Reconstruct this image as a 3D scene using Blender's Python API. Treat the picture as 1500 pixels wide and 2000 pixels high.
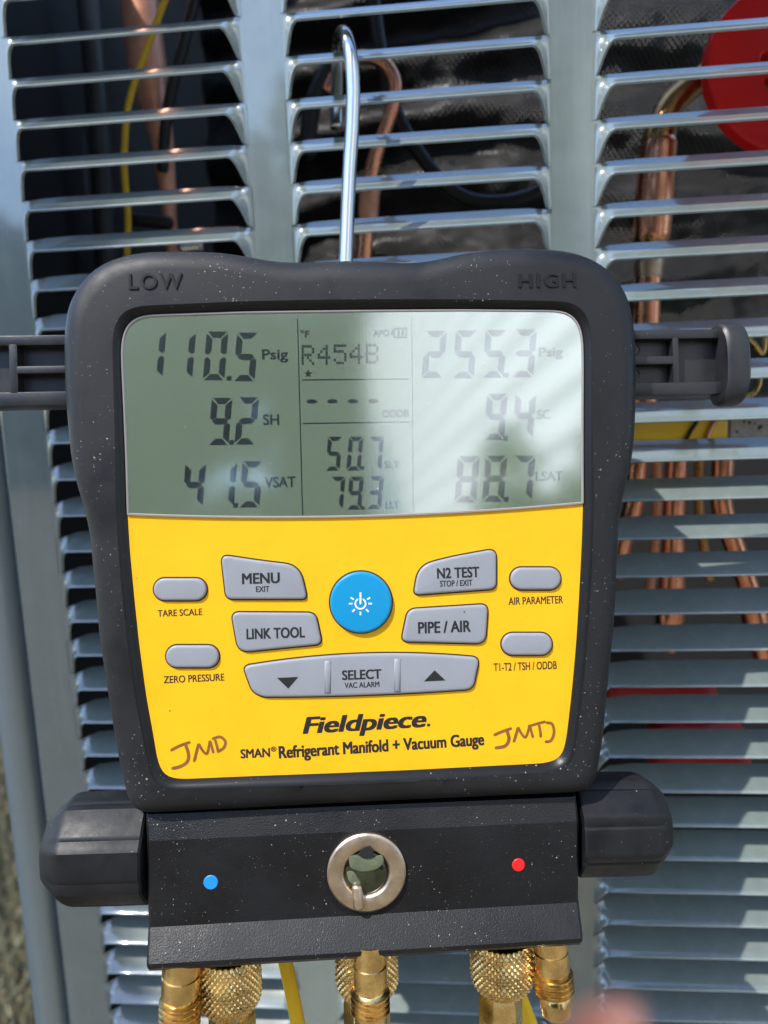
import bpy, bmesh, math, random
import numpy as np
from mathutils import Vector, Matrix, noise
random.seed(7)
R = math.radians
S = bpy.context.scene
COL = S.collection
for o in list(bpy.data.objects):
    bpy.data.objects.remove(o)

# ------------------------------------------------------------------ camera
P = 0.017                       # louvre pitch, metres
CAM_Z = 0.70                    # camera height over the lawn
FPX = 1450.0                    # focal length in pixels of the 1500 x 2000 frame
YAW, PITCH, ROLL = 0.090, 0.149, -0.040
CAM = Vector((0, -19.681 * P, CAM_Z))
Fv = Vector((-math.sin(YAW) * math.cos(PITCH), math.cos(YAW) * math.cos(PITCH), -math.sin(PITCH)))
r0 = Fv.cross(Vector((0, 0, 1))).normalized()
u0 = r0.cross(Fv)
Rv = (math.cos(ROLL) * r0 + math.sin(ROLL) * u0)
Uv = (-math.sin(ROLL) * r0 + math.cos(ROLL) * u0)
cd = bpy.data.cameras.new('camera')
cam = bpy.data.objects.new('camera', cd)
COL.objects.link(cam)
m = Matrix((Rv, Uv, -Fv)).transposed().to_4x4()
m.translation = CAM
cam.matrix_world = m
cd.sensor_fit = 'VERTICAL'
cd.sensor_height = 36
cd.sensor_width = 27
cd.lens = 36 * FPX / 2000
cd.clip_start = 0.005
cd.clip_end = 300
cd.dof.use_dof = True
cd.dof.focus_distance = 0.243
cd.dof.aperture_fstop = cd.lens / 3.2
S.camera = cam

# ------------------------------------------------------------------ sky, sun, exposure
SUN = Vector((-0.38, -0.42, 0.80)).normalized()
world = bpy.data.worlds.new('World')
S.world = world
world.use_nodes = True
wn = world.node_tree.nodes
sky = wn.new('ShaderNodeTexSky')
sky.sky_type = 'NISHITA'
sky.sun_disc = False
sky.sun_elevation = math.asin(SUN.z)
sky.sun_rotation = math.atan2(SUN.x, SUN.y)
sky.air_density = 1.0
sky.dust_density = 0.25
sky.ozone_density = 1.7
wn['Background'].inputs['Strength'].default_value = 0.15
world.node_tree.links.new(sky.outputs[0], wn['Background'].inputs['Color'])
sl = bpy.data.lights.new('sun', 'SUN')
sl.energy = 2.05
sl.angle = R(0.5)
sl.color = (1.0, 0.95, 0.87)
sun = bpy.data.objects.new('sun', sl)
COL.objects.link(sun)
sun.rotation_euler = SUN.to_track_quat('Z', 'Y').to_euler()
sun.location = (-3, -3, 6)
S.view_settings.view_transform = 'Standard'
S.view_settings.look = 'None'
S.view_settings.gamma = 1
S.view_settings.exposure = 1.48
S.render.engine = 'CYCLES'
S.cycles.max_bounces = 10
S.cycles.diffuse_bounces = 5
S.cycles.glossy_bounces = 6
S.cycles.use_denoising = True

# ------------------------------------------------------------------ materials
def mat(name, col, rough=0.5, metal=0.0, spec=0.5, coat=0.0, bump=None, var=None, specks=None, coat_rough=0.05, coat_ior=1.5, streak=0.0):
    """col linear RGB; bump=(scale, strength); var=(scale, amount); specks=(scale, size, colour)"""
    M = bpy.data.materials.new(name)
    M.use_nodes = True
    nt = M.node_tree
    N, L = nt.nodes, nt.links
    b = N['Principled BSDF']
    b.inputs['Roughness'].default_value = rough
    b.inputs['Metallic'].default_value = metal
    b.inputs['Specular IOR Level'].default_value = spec
    b.inputs['Coat Weight'].default_value = coat
    b.inputs['Coat Roughness'].default_value = coat_rough
    b.inputs['Coat IOR'].default_value = coat_ior
    b.inputs['Base Color'].default_value = (*col, 1)
    tc = N.new('ShaderNodeTexCoord')
    src = None
    if var:
        n = N.new('ShaderNodeTexNoise')
        n.inputs['Scale'].default_value = var[0]
        n.inputs['Detail'].default_value = 6
        n.inputs['Roughness'].default_value = 0.65
        L.new(tc.outputs['Object'], n.inputs['Vector'])
        mr = N.new('ShaderNodeMapRange')
        mr.inputs['From Min'].default_value = 0.3
        mr.inputs['From Max'].default_value = 0.7
        mr.inputs['To Min'].default_value = 1 - var[1]
        mr.inputs['To Max'].default_value = 1 + var[1]
        L.new(n.outputs['Fac'], mr.inputs['Value'])
        mx = N.new('ShaderNodeVectorMath')
        mx.operation = 'SCALE'
        mx.inputs[0].default_value = col
        L.new(mr.outputs[0], mx.inputs['Scale'])
        src = mx.outputs[0]
        mr2 = N.new('ShaderNodeMapRange')
        mr2.inputs['From Min'].default_value = 0.3
        mr2.inputs['From Max'].default_value = 0.7
        mr2.inputs['To Min'].default_value = max(0.02, rough * (1 - var[1] * 1.0))
        mr2.inputs['To Max'].default_value = min(1, rough * (1 + var[1] * 1.0))
        L.new(n.outputs['Fac'], mr2.inputs['Value'])
        L.new(mr2.outputs[0], b.inputs['Roughness'])
    if specks:
        v = N.new('ShaderNodeTexVoronoi')
        v.inputs['Scale'].default_value = specks[0]
        L.new(tc.outputs['Object'], v.inputs['Vector'])
        # random size per cell: most cells carry no speck at all
        sz = N.new('ShaderNodeMath'); sz.operation = 'POWER'
        L.new(v.outputs['Color'], sz.inputs[0]); sz.inputs[1].default_value = 7.0
        ml = N.new('ShaderNodeMath'); ml.operation = 'MULTIPLY'
        L.new(sz.outputs[0], ml.inputs[0]); ml.inputs[1].default_value = specks[1]
        pn = N.new('ShaderNodeTexNoise'); pn.inputs['Scale'].default_value = 38; pn.inputs['Detail'].default_value = 2
        L.new(tc.outputs['Object'], pn.inputs['Vector'])
        pr = N.new('ShaderNodeMapRange'); pr.inputs['From Min'].default_value = 0.38; pr.inputs['From Max'].default_value = 0.68
        pr.inputs['To Min'].default_value = 0.25; pr.inputs['To Max'].default_value = 1.25
        L.new(pn.outputs['Fac'], pr.inputs['Value'])
        mm = N.new('ShaderNodeMath'); mm.operation = 'MULTIPLY'
        L.new(ml.outputs[0], mm.inputs[0]); L.new(pr.outputs[0], mm.inputs[1]); ml = mm
        lt = N.new('ShaderNodeMath'); lt.operation = 'LESS_THAN'
        L.new(v.outputs['Distance'], lt.inputs[0]); L.new(ml.outputs[0], lt.inputs[1])
        mi = N.new('ShaderNodeMix'); mi.data_type = 'RGBA'
        L.new(lt.outputs[0], mi.inputs['Factor'])
        if src is not None: L.new(src, mi.inputs['A'])
        else: mi.inputs['A'].default_value = (*col, 1)
        mi.inputs['B'].default_value = (*specks[2], 1)
        src = mi.outputs['Result']
    if streak:          # rain streaks dried on the paint: duller, paler runs down the sheet
        mp = N.new('ShaderNodeMapping'); mp.inputs['Scale'].default_value = (190, 190, 9)
        L.new(tc.outputs['Object'], mp.inputs[0])
        sn = N.new('ShaderNodeTexNoise'); sn.inputs['Scale'].default_value = 1.0; sn.inputs['Detail'].default_value = 4
        L.new(mp.outputs[0], sn.inputs['Vector'])
        sr = N.new('ShaderNodeMapRange'); sr.inputs['From Min'].default_value = 0.5; sr.inputs['From Max'].default_value = 0.75
        sr.inputs['To Min'].default_value = 0.0; sr.inputs['To Max'].default_value = streak
        L.new(sn.outputs['Fac'], sr.inputs['Value'])
        si = N.new('ShaderNodeMix'); si.data_type = 'RGBA'
        L.new(sr.outputs[0], si.inputs['Factor'])
        L.new(src, si.inputs['A']); si.inputs['B'].default_value = (0.27, 0.29, 0.28, 1)
        src = si.outputs['Result']
        cr = N.new('ShaderNodeMapRange'); cr.inputs['To Min'].default_value = coat_rough; cr.inputs['To Max'].default_value = 0.30
        L.new(sr.outputs[0], cr.inputs['Value']); L.new(cr.outputs[0], b.inputs['Coat Roughness'])
    if src is not None:
        L.new(src, b.inputs['Base Color'])
    if bump:
        n2 = N.new('ShaderNodeTexNoise')
        n2.inputs['Scale'].default_value = bump[0]
        n2.inputs['Detail'].default_value = 3
        L.new(tc.outputs['Object'], n2.inputs['Vector'])
        bp = N.new('ShaderNodeBump')
        bp.inputs['Strength'].default_value = bump[1]
        bp.inputs['Distance'].default_value = bump[2] if len(bump) > 2 else 0.0005
        L.new(n2.outputs['Fac'], bp.inputs['Height'])
        L.new(bp.outputs[0], b.inputs['Normal'])
    return M

DUST = (0.30, 0.27, 0.23)
MAT = dict(
    paint=mat('cabinet_paint', (0.150, 0.185, 0.176), 0.32, coat=1.0, coat_ior=1.95, var=(60, 0.10), streak=0.22, specks=(700, 0.22, (0.36, 0.37, 0.36)), bump=(130, 0.10, 0.0006), coat_rough=0.06),
    post=mat('corner_post_paint', (0.30, 0.34, 0.33), 0.25, metal=0.2, bump=(160, 0.05, 0.0006)),
    rubber=mat('black_housing', (0.0105, 0.0105, 0.0118), 0.52, spec=0.38, var=(35, 0.35), bump=(2600, 0.22, 0.0002), specks=(1700, 0.60, DUST)),
    rubber_bevel=mat('black_bevel', (0.008, 0.008, 0.009), 0.36, spec=0.30, bump=(2600, 0.15, 0.0002), specks=(1300, 0.4, DUST)),
    block=mat('black_manifold_block', (0.007, 0.007, 0.0078), 0.47, spec=0.36, var=(30, 0.3), bump=(2200, 0.5, 0.0003), specks=(1700, 0.66, DUST)),
    knob=mat('black_knob', (0.009, 0.0092, 0.0105), 0.55, spec=0.34, var=(50, 0.35), bump=(1500, 0.15, 0.0002), specks=(1200, 0.35, DUST)),
    arm=mat('black_bracket', (0.018, 0.018, 0.020), 0.40, spec=0.5, var=(60, 0.3), bump=(1400, 0.18, 0.0002), specks=(330, 0.18, DUST)),
    yellow=mat('yellow_membrane', (0.87, 0.445, 0.010), 0.45, spec=0.24, streak=0, var=(45, 0.055), specks=(420, 0.20, (0.30, 0.14, 0.03))),
    button=mat('grey_button', (0.27, 0.28, 0.305), 0.42, spec=0.4, var=(70, 0.05), specks=(420, 0.22, (0.12, 0.09, 0.07))),
    gap=mat('button_gap', (0.05, 0.02, 0.012), 0.8),
    blue=mat('blue_button', (0.004, 0.25, 0.50), 0.38, spec=0.4, specks=(300, 0.10, (0.3, 0.5, 0.6))),
    ink=mat('black_print', (0.013, 0.013, 0.014), 0.5),
    emboss=mat('engraved_letter', (0.0075, 0.0075, 0.009), 0.55, spec=0.3),
    white=mat('white_print', (0.85, 0.87, 0.88), 0.5),
    marker=mat('brown_marker', (0.23, 0.088, 0.02), 0.5, var=(300, 0.25)),
    rim=mat('screen_rim', (0.26, 0.235, 0.22), 0.25, spec=0.6),
    bluedot=mat('blue_dot', (0.01, 0.26, 0.82), 0.5),
    reddot=mat('red_dot', (0.80, 0.012, 0.012), 0.5),
    brass=mat('brass', (0.80, 0.56, 0.23), 0.26, metal=1.0, var=(110, 0.38), bump=(500, 0.08, 0.0003)),
    nickel=mat('nickel_ring', (0.62, 0.49, 0.36), 0.40, metal=1.0, var=(160, 0.2), bump=(900, 0.08, 0.0002)),
    chrome=mat('chrome', (0.66, 0.65, 0.63), 0.17, metal=1.0, bump=(300, 0.05, 0.0004)),
    glass=mat('sight_glass', (0.020, 0.024, 0.010), 0.06, spec=0.6, coat=0.5, var=(160, 0.7)),
    float_=mat('pale_indicator', (0.11, 0.125, 0.075), 0.25, coat=0.5, var=(200, 0.25)),
    copper=mat('copper', (0.92, 0.40, 0.24), 0.27, metal=1.0, var=(40, 0.13), bump=(200, 0.05, 0.0004)),
    copper_dull=mat('dull_copper', (0.80, 0.38, 0.25), 0.45, metal=0.5, var=(45, 0.4)),
    bronze=mat('brazed_copper', (0.52, 0.30, 0.12), 0.30, metal=1.0, var=(60, 0.45)),
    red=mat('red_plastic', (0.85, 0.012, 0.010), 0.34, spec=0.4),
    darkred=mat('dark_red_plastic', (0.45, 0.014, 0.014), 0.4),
    ywire=mat('yellow_wire', (0.85, 0.52, 0.02), 0.40),
    yhose=mat('yellow_hose', (0.90, 0.55, 0.012), 0.35),
    ytag=mat('yellow_tag', (0.95, 0.60, 0.02), 0.25),
    paper=mat('pale_label', (0.42, 0.39, 0.37), 0.6, var=(300, 0.25), specks=(420, 1.6, (0.03, 0.03, 0.03))),
    cable=mat('black_cable', (0.012, 0.012, 0.012), 0.4),
    hose=mat('dark_hose', (0.035, 0.036, 0.036), 0.45, var=(30, 0.3)),
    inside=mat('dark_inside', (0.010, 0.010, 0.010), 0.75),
    skin=mat('skin', (0.40, 0.19, 0.135), 0.5, var=(120, 0.10), bump=(900, 0.2, 0.0003)),
    nail=mat('nail', (0.70, 0.42, 0.34), 0.3),
    siding=mat('house_siding', (0.90, 0.885, 0.84), 0.6),
    roof=mat('roof_shingle', (0.07, 0.065, 0.06), 0.9),
    trimw=mat('house_trim', (0.72, 0.72, 0.70), 0.5),
    window=mat('window_glass', (0.03, 0.04, 0.05), 0.05, spec=0.8),
    bark=mat('bark', (0.10, 0.07, 0.045), 0.9, var=(20, 0.4)),
    leaf=mat('leaf', (0.055, 0.10, 0.025), 0.5, var=(6, 0.5)),
    leaf_dark=mat('dark_leaf', (0.035, 0.065, 0.02), 0.5, var=(6, 0.5)),
    grass=mat('grass_blade', (0.13, 0.125, 0.07), 0.6, var=(3, 0.5)),
    soil=mat('lawn_soil', (0.16, 0.13, 0.08), 0.95, var=(8, 0.45)),
    slab=mat('concrete_pad', (0.38, 0.36, 0.33), 0.9, var=(15, 0.15)),
)

def lcd_material(name, col, mirror):
    """transflective liquid crystal: a dull tinted layer over a metal reflector, under a clear sheet"""
    M = bpy.data.materials.new(name); M.use_nodes = True
    nt = M.node_tree; N, L = nt.nodes, nt.links
    b = N['Principled BSDF']; out = N['Material Output']
    b.inputs['Roughness'].default_value = 0.55
    tc = N.new('ShaderNodeTexCoord')
    v = N.new('ShaderNodeTexVoronoi'); v.inputs['Scale'].default_value = 330
    L.new(tc.outputs['Object'], v.inputs['Vector'])
    pw = N.new('ShaderNodeMath'); pw.operation = 'POWER'; pw.inputs[1].default_value = 6
    L.new(v.outputs['Color'], pw.inputs[0])
    ml = N.new('ShaderNodeMath'); ml.operation = 'MULTIPLY'; ml.inputs[1].default_value = 0.22
    L.new(pw.outputs[0], ml.inputs[0])
    lt = N.new('ShaderNodeMath'); lt.operation = 'LESS_THAN'
    L.new(v.outputs['Distance'], lt.inputs[0]); L.new(ml.outputs[0], lt.inputs[1])
    mi = N.new('ShaderNodeMix'); mi.data_type = 'RGBA'
    mi.inputs['A'].default_value = (*col, 1); mi.inputs['B'].default_value = (0.55, 0.55, 0.5, 1)
    L.new(lt.outputs[0], mi.inputs['Factor'])
    L.new(mi.outputs['Result'], b.inputs['Base Color'])
    g = N.new('ShaderNodeBsdfGlossy')
    g.inputs['Roughness'].default_value = 0.085
    g.inputs['Color'].default_value = (0.95, 0.97, 0.95, 1)
    mp = N.new('ShaderNodeMapping'); mp.inputs['Scale'].default_value = (240, 16, 16)   # fine vertical brushing
    n = N.new('ShaderNodeTexNoise'); n.inputs['Scale'].default_value = 6
    L.new(tc.outputs['Object'], mp.inputs[0]); L.new(mp.outputs[0], n.inputs['Vector'])
    bp = N.new('ShaderNodeBump'); bp.inputs['Strength'].default_value = 0.05; bp.inputs['Distance'].default_value = 0.00002
    L.new(n.outputs['Fac'], bp.inputs['Height']); L.new(bp.outputs[0], g.inputs['Normal'])
    ms = N.new('ShaderNodeMixShader'); ms.inputs[0].default_value = mirror
    L.new(b.outputs[0], ms.inputs[1]); L.new(g.outputs[0], ms.inputs[2])
    L.new(ms.outputs[0], out.inputs['Surface'])
    return M
MAT['lcd'] = lcd_material('liquid_crystal', (0.21, 0.275, 0.185), 0.56)
MAT['seg'] = lcd_material('liquid_crystal_segment', (0.005, 0.010, 0.014), 0.535)

def blanket_material():
    M = mat('insulation_blanket', (0.0042, 0.0036, 0.0030), 0.36, spec=0.42, var=(18, 0.4))
    N, L = M.node_tree.nodes, M.node_tree.links
    tc = N.new('ShaderNodeTexCoord')
    mp = N.new('ShaderNodeMapping'); mp.inputs['Rotation'].default_value = (0, R(38), 0)
    L.new(tc.outputs['Object'], mp.inputs[0])
    hs = []
    for d in 'XZ':
        w = N.new('ShaderNodeTexWave'); w.bands_direction = d; w.inputs['Scale'].default_value = 125
        w.inputs['Distortion'].default_value = 2.0; w.inputs['Detail Scale'].default_value = 0.3
        L.new(mp.outputs[0], w.inputs['Vector']); hs.append(w)
    a = N.new('ShaderNodeMath'); a.operation = 'MULTIPLY'
    L.new(hs[0].outputs['Fac'], a.inputs[0]); L.new(hs[1].outputs['Fac'], a.inputs[1])
    bp = N.new('ShaderNodeBump'); bp.inputs['Strength'].default_value = 1.0; bp.inputs['Distance'].default_value = 0.0008
    L.new(a.outputs[0], bp.inputs['Height'])
    L.new(bp.outputs[0], N['Principled BSDF'].inputs['Normal'])
    return M
MAT['blanket'] = blanket_material()

# ------------------------------------------------------------------ object helpers
def link(name, me, parent=None, m=None, smooth=True):
    o = bpy.data.objects.new(name, me)
    COL.objects.link(o)
    if m is not None and not me.materials:
        me.materials.append(m)
    if parent is not None:
        o.parent = parent
    if smooth:
        me.polygons.foreach_set('use_smooth', [True] * len(me.polygons))
    return o

def build(name, verts, faces, m, parent=None, smooth=True, sharp=None):
    me = bpy.data.meshes.new(name)
    me.from_pydata([tuple(v) for v in verts], [], faces)
    bm = bmesh.new(); bm.from_mesh(me)
    bmesh.ops.recalc_face_normals(bm, faces=bm.faces)
    bm.to_mesh(me); bm.free()
    o = link(name, me, parent, m, smooth)
    if sharp and smooth:
        me.set_sharp_from_angle(angle=R(sharp))
    return o

def tag(o, label, cat, group=None, kind=None):
    o['label'] = label
    o['category'] = cat
    if group: o['group'] = group
    if kind: o['kind'] = kind
    return o

def structure(o, kind='structure'):
    o['kind'] = kind
    return o

def empty(name, loc, label, cat, group=None):
    o = bpy.data.objects.new(name, None)
    COL.objects.link(o)
    o.location = loc
    o.empty_display_size = 0.02
    return tag(o, label, cat, group)

def rings_mesh(rings, close_u=True, cap0=False, cap1=False):
    n = len(rings[0]); V = [p for r in rings for p in r]; Fc = []
    for i in range(len(rings) - 1):
        for j in range(n if close_u else n - 1):
            k = (j + 1) % n
            Fc.append((i * n + j, i * n + k, (i + 1) * n + k, (i + 1) * n + j))
    if cap0: Fc.append(tuple(range(n)))
    if cap1: Fc.append(tuple((len(rings) - 1) * n + j for j in range(n)))
    return V, Fc

def spline(pts, per=8):
    pts = [Vector(p) for p in pts]
    if len(pts) < 3:
        return [pts[0].lerp(pts[-1], i / per) for i in range(per + 1)]
    out = []
    for i in range(len(pts) - 1):
        p0 = pts[i - 1] if i else pts[0] * 2 - pts[1]
        p1, p2 = pts[i], pts[i + 1]
        p3 = pts[i + 2] if i + 2 < len(pts) else p2 * 2 - p1
        for k in range(per):
            t = k / per
            out.append(0.5 * ((2 * p1) + (p2 - p0) * t + (2 * p0 - 5 * p1 + 4 * p2 - p3) * t * t + (3 * p1 - p0 - 3 * p2 + p3) * t ** 3))
    out.append(pts[-1])
    return out

def tube_geo(pts, rad, seg=16, per=8):
    """pts 3-D, rad one value or one per point"""
    rad = rad if isinstance(rad, (list, tuple)) else [rad] * len(pts)
    C = spline(pts, per)
    rr = np.interp(np.linspace(0, len(pts) - 1, len(C)), range(len(pts)), rad)
    t = (C[1] - C[0]).normalized()
    nrm = t.orthogonal().normalized()
    rings = []
    for i, c in enumerate(C):
        t2 = (C[min(i + 1, len(C) - 1)] - C[max(i - 1, 0)]).normalized()
        nrm = (nrm - t2 * nrm.dot(t2)).normalized()
        b = t2.cross(nrm)
        rings.append([c + (nrm * math.cos(a) + b * math.sin(a)) * rr[i] for a in [2 * math.pi * k / seg for k in range(seg)]])
    # rounded ends
    t0 = (C[0] - C[1]).normalized(); t1 = (C[-1] - C[-2]).normalized()
    def cap(c, ring, d, r): return [[c + (p - c) * s + d * r * h for p in ring] for s, h in ((0.92, 0.30), (0.66, 0.52), (0.02, 0.6))]
    rings = cap(C[0], rings[0], t0, rr[0])[::-1] + rings + cap(C[-1], rings[-1], t1, rr[-1])
    return rings_mesh(rings, True, True, True)

def tube(name, pts, rad, m, parent=None, seg=16, per=8):
    V, Fc = tube_geo(pts, rad, seg, per)
    return build(name, V, Fc, m, parent, sharp=50)

def box_geo(lo, hi):
    x0, y0, z0 = lo; x1, y1, z1 = hi
    V = [(x, y, z) for x in (x0, x1) for y in (y0, y1) for z in (z0, z1)]
    return V, [(0, 1, 3, 2), (4, 6, 7, 5), (0, 4, 5, 1), (2, 3, 7, 6), (0, 2, 6, 4), (1, 5, 7, 3)]

def bevel_box(name, lo, hi, m, parent=None, bev=0.001, seg=2):
    me = bpy.data.meshes.new(name)
    V, Fc = box_geo(lo, hi)
    me.from_pydata(V, [], Fc)
    bm = bmesh.new(); bm.from_mesh(me)
    bmesh.ops.recalc_face_normals(bm, faces=bm.faces)
    if bev > 0:
        bmesh.ops.bevel(bm, geom=bm.edges[:], offset=bev, segments=seg, affect='EDGES', profile=0.6)
    bm.to_mesh(me); bm.free()
    o = link(name, me, parent, m)
    me.set_sharp_from_angle(angle=R(35))
    return o

def ray(px, py):
    return (Rv * ((px - 750) / FPX) + Uv * ((1000 - py) / FPX) + Fv)

def W(px, py, Y):
    """the place behind the louvres, at depth Y from the sheet, that the photograph shows at a given spot"""
    d = ray(px, py)
    return CAM + d * ((Y - CAM.y) / d.y)

def depth_px(p):
    return FPX / (p - CAM).dot(Fv)      # pixels per metre there

# ================================================================== THE CABINET
cab = empty('condenser_cabinet', (0, 0, 0), 'grey painted metal cabinet with louvred front behind the gauge', 'air conditioner')
Z0 = CAM_Z + 9.539 * P
XA, XB, XC, XD, XE = [v * P for v in (-11.016, -4.915, -3.787, 2.651, 3.767)]
XF = XE + (XD - XC)
OUT_D, OUT_DN, IN_D, IN_UP, TH = 0.38 * P, 0.34 * P, 0.34 * P, 0.15 * P, 0.0011
MARG = 0.0012

def slat_mesh(name, width):
    """a sheet-metal louvre pressed outward: top line in the sheet, lower edge free, ends blending into the posts"""
    EW = 0.0075
    xs = [-MARG, -MARG * 0.4]
    e = [EW * (k / 13) ** 1.25 for k in range(14)]
    mid = [EW + (width - 2 * EW) * k / 8 for k in range(1, 8)]
    xs += e + mid + [width - v for v in e[::-1]] + [width + MARG * 0.4, width + MARG]
    ts = [0, 0.05, 0.12, 0.25, 0.4, 0.55, 0.7, 0.82, 0.9, 0.955, 1.0]
    grid = []
    for x in xs:
        d = max(0.0, min(x, width - x))
        q = min(1.0, (d * d / (d + 0.0007)) / (EW * EW / (EW + 0.0007)))
        s = 1 - (1 - q) ** 2.4                                   # outer, lower edge: quick turn at the ends
        q2 = min(1.0, d / (EW * 1.5))
        s2 = q2 * q2 * (3 - 2 * q2)                              # inner, upper edge: eases in
        y0, z0 = IN_D * s2, IN_UP * s2
        y1, z1 = -OUT_D * s, -(P * (1 - s) + OUT_DN * s)
        row = []
        for t in ts:
            lip = max(0.0, (t - 0.88) / 0.12)
            tt = min(t, 0.88) + 0.06 * (1 - (1 - lip) ** 2)
            bow = -0.0007 * s * math.sin(math.pi * min(1, t))
            row.append((x, y0 + (y1 - y0) * tt / 0.94 - bow * 0.6, z0 + (z1 - z0) * t + bow * 0.4))
        grid.append(row)
    V, Fc = [], []
    n = len(ts)
    A = np.array(grid)
    du = np.gradient(A, axis=0); dv = np.gradient(A, axis=1)
    nr = np.cross(du, dv); nr /= np.linalg.norm(nr, axis=2, keepdims=True) + 1e-12
    if nr[len(xs) // 2, 3, 1] > 0: nr = -nr
    B = A - nr * TH
    V = [tuple(v) for v in A.reshape(-1, 3)] + [tuple(v) for v in B.reshape(-1, 3)]
    N = len(xs) * n
    for i in range(len(xs) - 1):
        for j in range(n - 1):
            a, b, c, d = i * n + j, (i + 1) * n + j, (i + 1) * n + j + 1, i * n + j + 1
            Fc += [(a, b, c, d), (N + d, N + c, N + b, N + a)]
        Fc += [(i * n, N + i * n, N + (i + 1) * n, (i + 1) * n), (i * n + n - 1, (i + 1) * n + n - 1, N + (i + 1) * n + n - 1, N + i * n + n - 1)]
    me = bpy.data.meshes.new(name)
    me.from_pydata(V, [], Fc)
    me.materials.append(MAT['paint'])
    bm = bmesh.new(); bm.from_mesh(me); bmesh.ops.recalc_face_normals(bm, faces=bm.faces); bm.to_mesh(me); bm.free()
    me.polygons.foreach_set('use_smooth', [True] * len(me.polygons))
    me.set_sharp_from_angle(angle=R(42))
    return me

ROWS = range(-4, 37)
for x0, x1 in ((XA, XB), (XC, XD), (XE, XF)):
    me = slat_mesh('slat', x1 - x0)
    proto = None
    for i in ROWS:
        if proto is None:
            proto = link('slat', me, cab, smooth=False); o = proto
        else:
            o = proto.copy(); COL.objects.link(o); o.parent = cab
        o.location = (x0, random.uniform(-0.0003, 0.0003), Z0 - i * P)
ZT, ZB = Z0 + 4 * P, Z0 - 37 * P
SEAM = -0.2080
SEAMB = SEAM
def sheet(name, x0, x1, z0, z1, th=TH):
    return bevel_box(name, (x0, 0, z0), (x1, th, z1), MAT['paint'], cab, 0)
sheet('post', XB + MARG, XC - MARG, ZB, ZT)
sheet('post', XD + MARG, XE - MARG, ZB, ZT)
sheet('post', XF + MARG, XF + 0.03, ZB, ZT)
sheet('post', SEAM, XA - MARG, ZB, ZT)
# the rolled return of the left edge, the dark seam and the rounded corner post beyond it
E_ = []
for a in range(0, 10):
    t = a / 9 * math.pi / 2
    E_.append((SEAM - 0.0022 * math.sin(t), 0.0022 * (1 - math.cos(t))))
E_.append((SEAM - 0.0022, 0.016))
V, Fc = rings_mesh([[(x, y, ZB) for x, y in E_], [(x, y, ZT) for x, y in E_]], close_u=False)
build('edge_return', V, Fc, MAT['paint'], cab)
C_ = [(SEAM - 0.0062, 0.05), (SEAM - 0.0062, 0.006)]
for a in range(0, 13):
    t = a / 12 * math.pi
    C_.append((SEAM - 0.0062 - 0.0085 * (1 - math.cos(t)), 0.006 - 0.0075 * math.sin(t)))
C_ += [(SEAM - 0.0232, 0.05)]
V, Fc = rings_mesh([[(x, y, ZB - 0.1) for x, y in C_], [(x, y, ZT + 0.1) for x, y in C_]], close_u=False)
build('corner_post', V, Fc, MAT['post'], cab)
bevel_box('seam_backing', (SEAM - 0.010, 0.012, ZB), (SEAM + 0.004, 0.016, ZT), MAT['inside'], cab, 0)
# body of the cabinet: side wall, back wall, floor; the top is left open to let daylight in
XL = SEAM - 0.0232
bevel_box('side_wall', (XL, 0.048, 0.06), (XL + 0.002, 0.60, ZT + 0.10), MAT['paint'], cab, 0)
bevel_box('side_wall', (0.47, 0.004, 0.06), (0.472, 0.60, ZT + 0.10), MAT['paint'], cab, 0)
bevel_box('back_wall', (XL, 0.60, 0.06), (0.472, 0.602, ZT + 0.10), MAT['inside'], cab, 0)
bevel_box('inner_sky_screen', (XL + 0.004, 0.06, 0.07), (XL + 0.006, 0.598, ZT + 0.42), MAT['inside'], cab, 0)  # dark plate added inside, raised past the top to shut out sky
bevel_box('floor_pan', (XL, 0.004, 0.055), (0.472, 0.60, 0.062), MAT['paint'], cab, 0)
bevel_box('lower_panel', (SEAM, 0, 0.06), (XF + 0.03, TH, ZB - 0.0005), MAT['paint'], cab, 0)
bevel_box('back_wall', (XL, 0.603, ZT), (0.472, 0.605, ZT + 0.42), MAT['inside'], cab, 0)  # unseen sheet added above the back wall to block the sky
bevel_box('top_rim', (XL, 0.0, ZT + 0.001), (0.472, 0.03, ZT + 0.06), MAT['paint'], cab, 0.002)

# ------------------------------------------------------------------ what stands inside
def px_tube(name, pts, half, Y, m, label, cat, group=None, seg=18, parent=None):
    """pts in photograph pixels, half-width in pixels"""
    P3, rr = [], []
    for k, p in enumerate(pts):
        y = p[2] if len(p) > 2 else Y
        q = W(p[0], p[1], y)
        P3.append(q)
        h = half[k] if isinstance(half, (list, tuple)) else half
        rr.append(h / depth_px(q))
    o = tube(name, P3, rr, m, parent, seg)
    if parent is None:
        tag(o, label, cat, group)
    return o

# insulation blanket with sagging folds
NX, NZ = 210, 190
V = []
c0, c1 = W(310, -160, 0.16), W(1720, 700, 0.16)
for j in range(NZ + 1):
    for i in range(NX + 1):
        x = c0.x + (c1.x - c0.x) * i / NX
        z = c0.z + (c1.z - 0.02 - c0.z) * j / NZ
        y = 0.165 + 0.9 * (x - 0.10) ** 2
        f = noise.noise(Vector((x * 5, z * 9, 1.3)))
        y += 0.010 * math.sin(z * 150 + f * 4 + x * 6) * (0.55 + 0.45 * noise.noise(Vector((x * 8, z * 6, 5)))) + 0.012 * noise.noise(Vector((x * 7, z * 22, 3))) + 0.0030 * noise.noise(Vector((x * 34, z * 62, 9))) + 0.0014 * noise.noise(Vector((x * 90, z * 130, 4)))
        V.append((x, y, z))
Fc = [(j * (NX + 1) + i, j * (NX + 1) + i + 1, (j + 1) * (NX + 1) + i + 1, (j + 1) * (NX + 1) + i) for j in range(NZ) for i in range(NX)]
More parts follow.
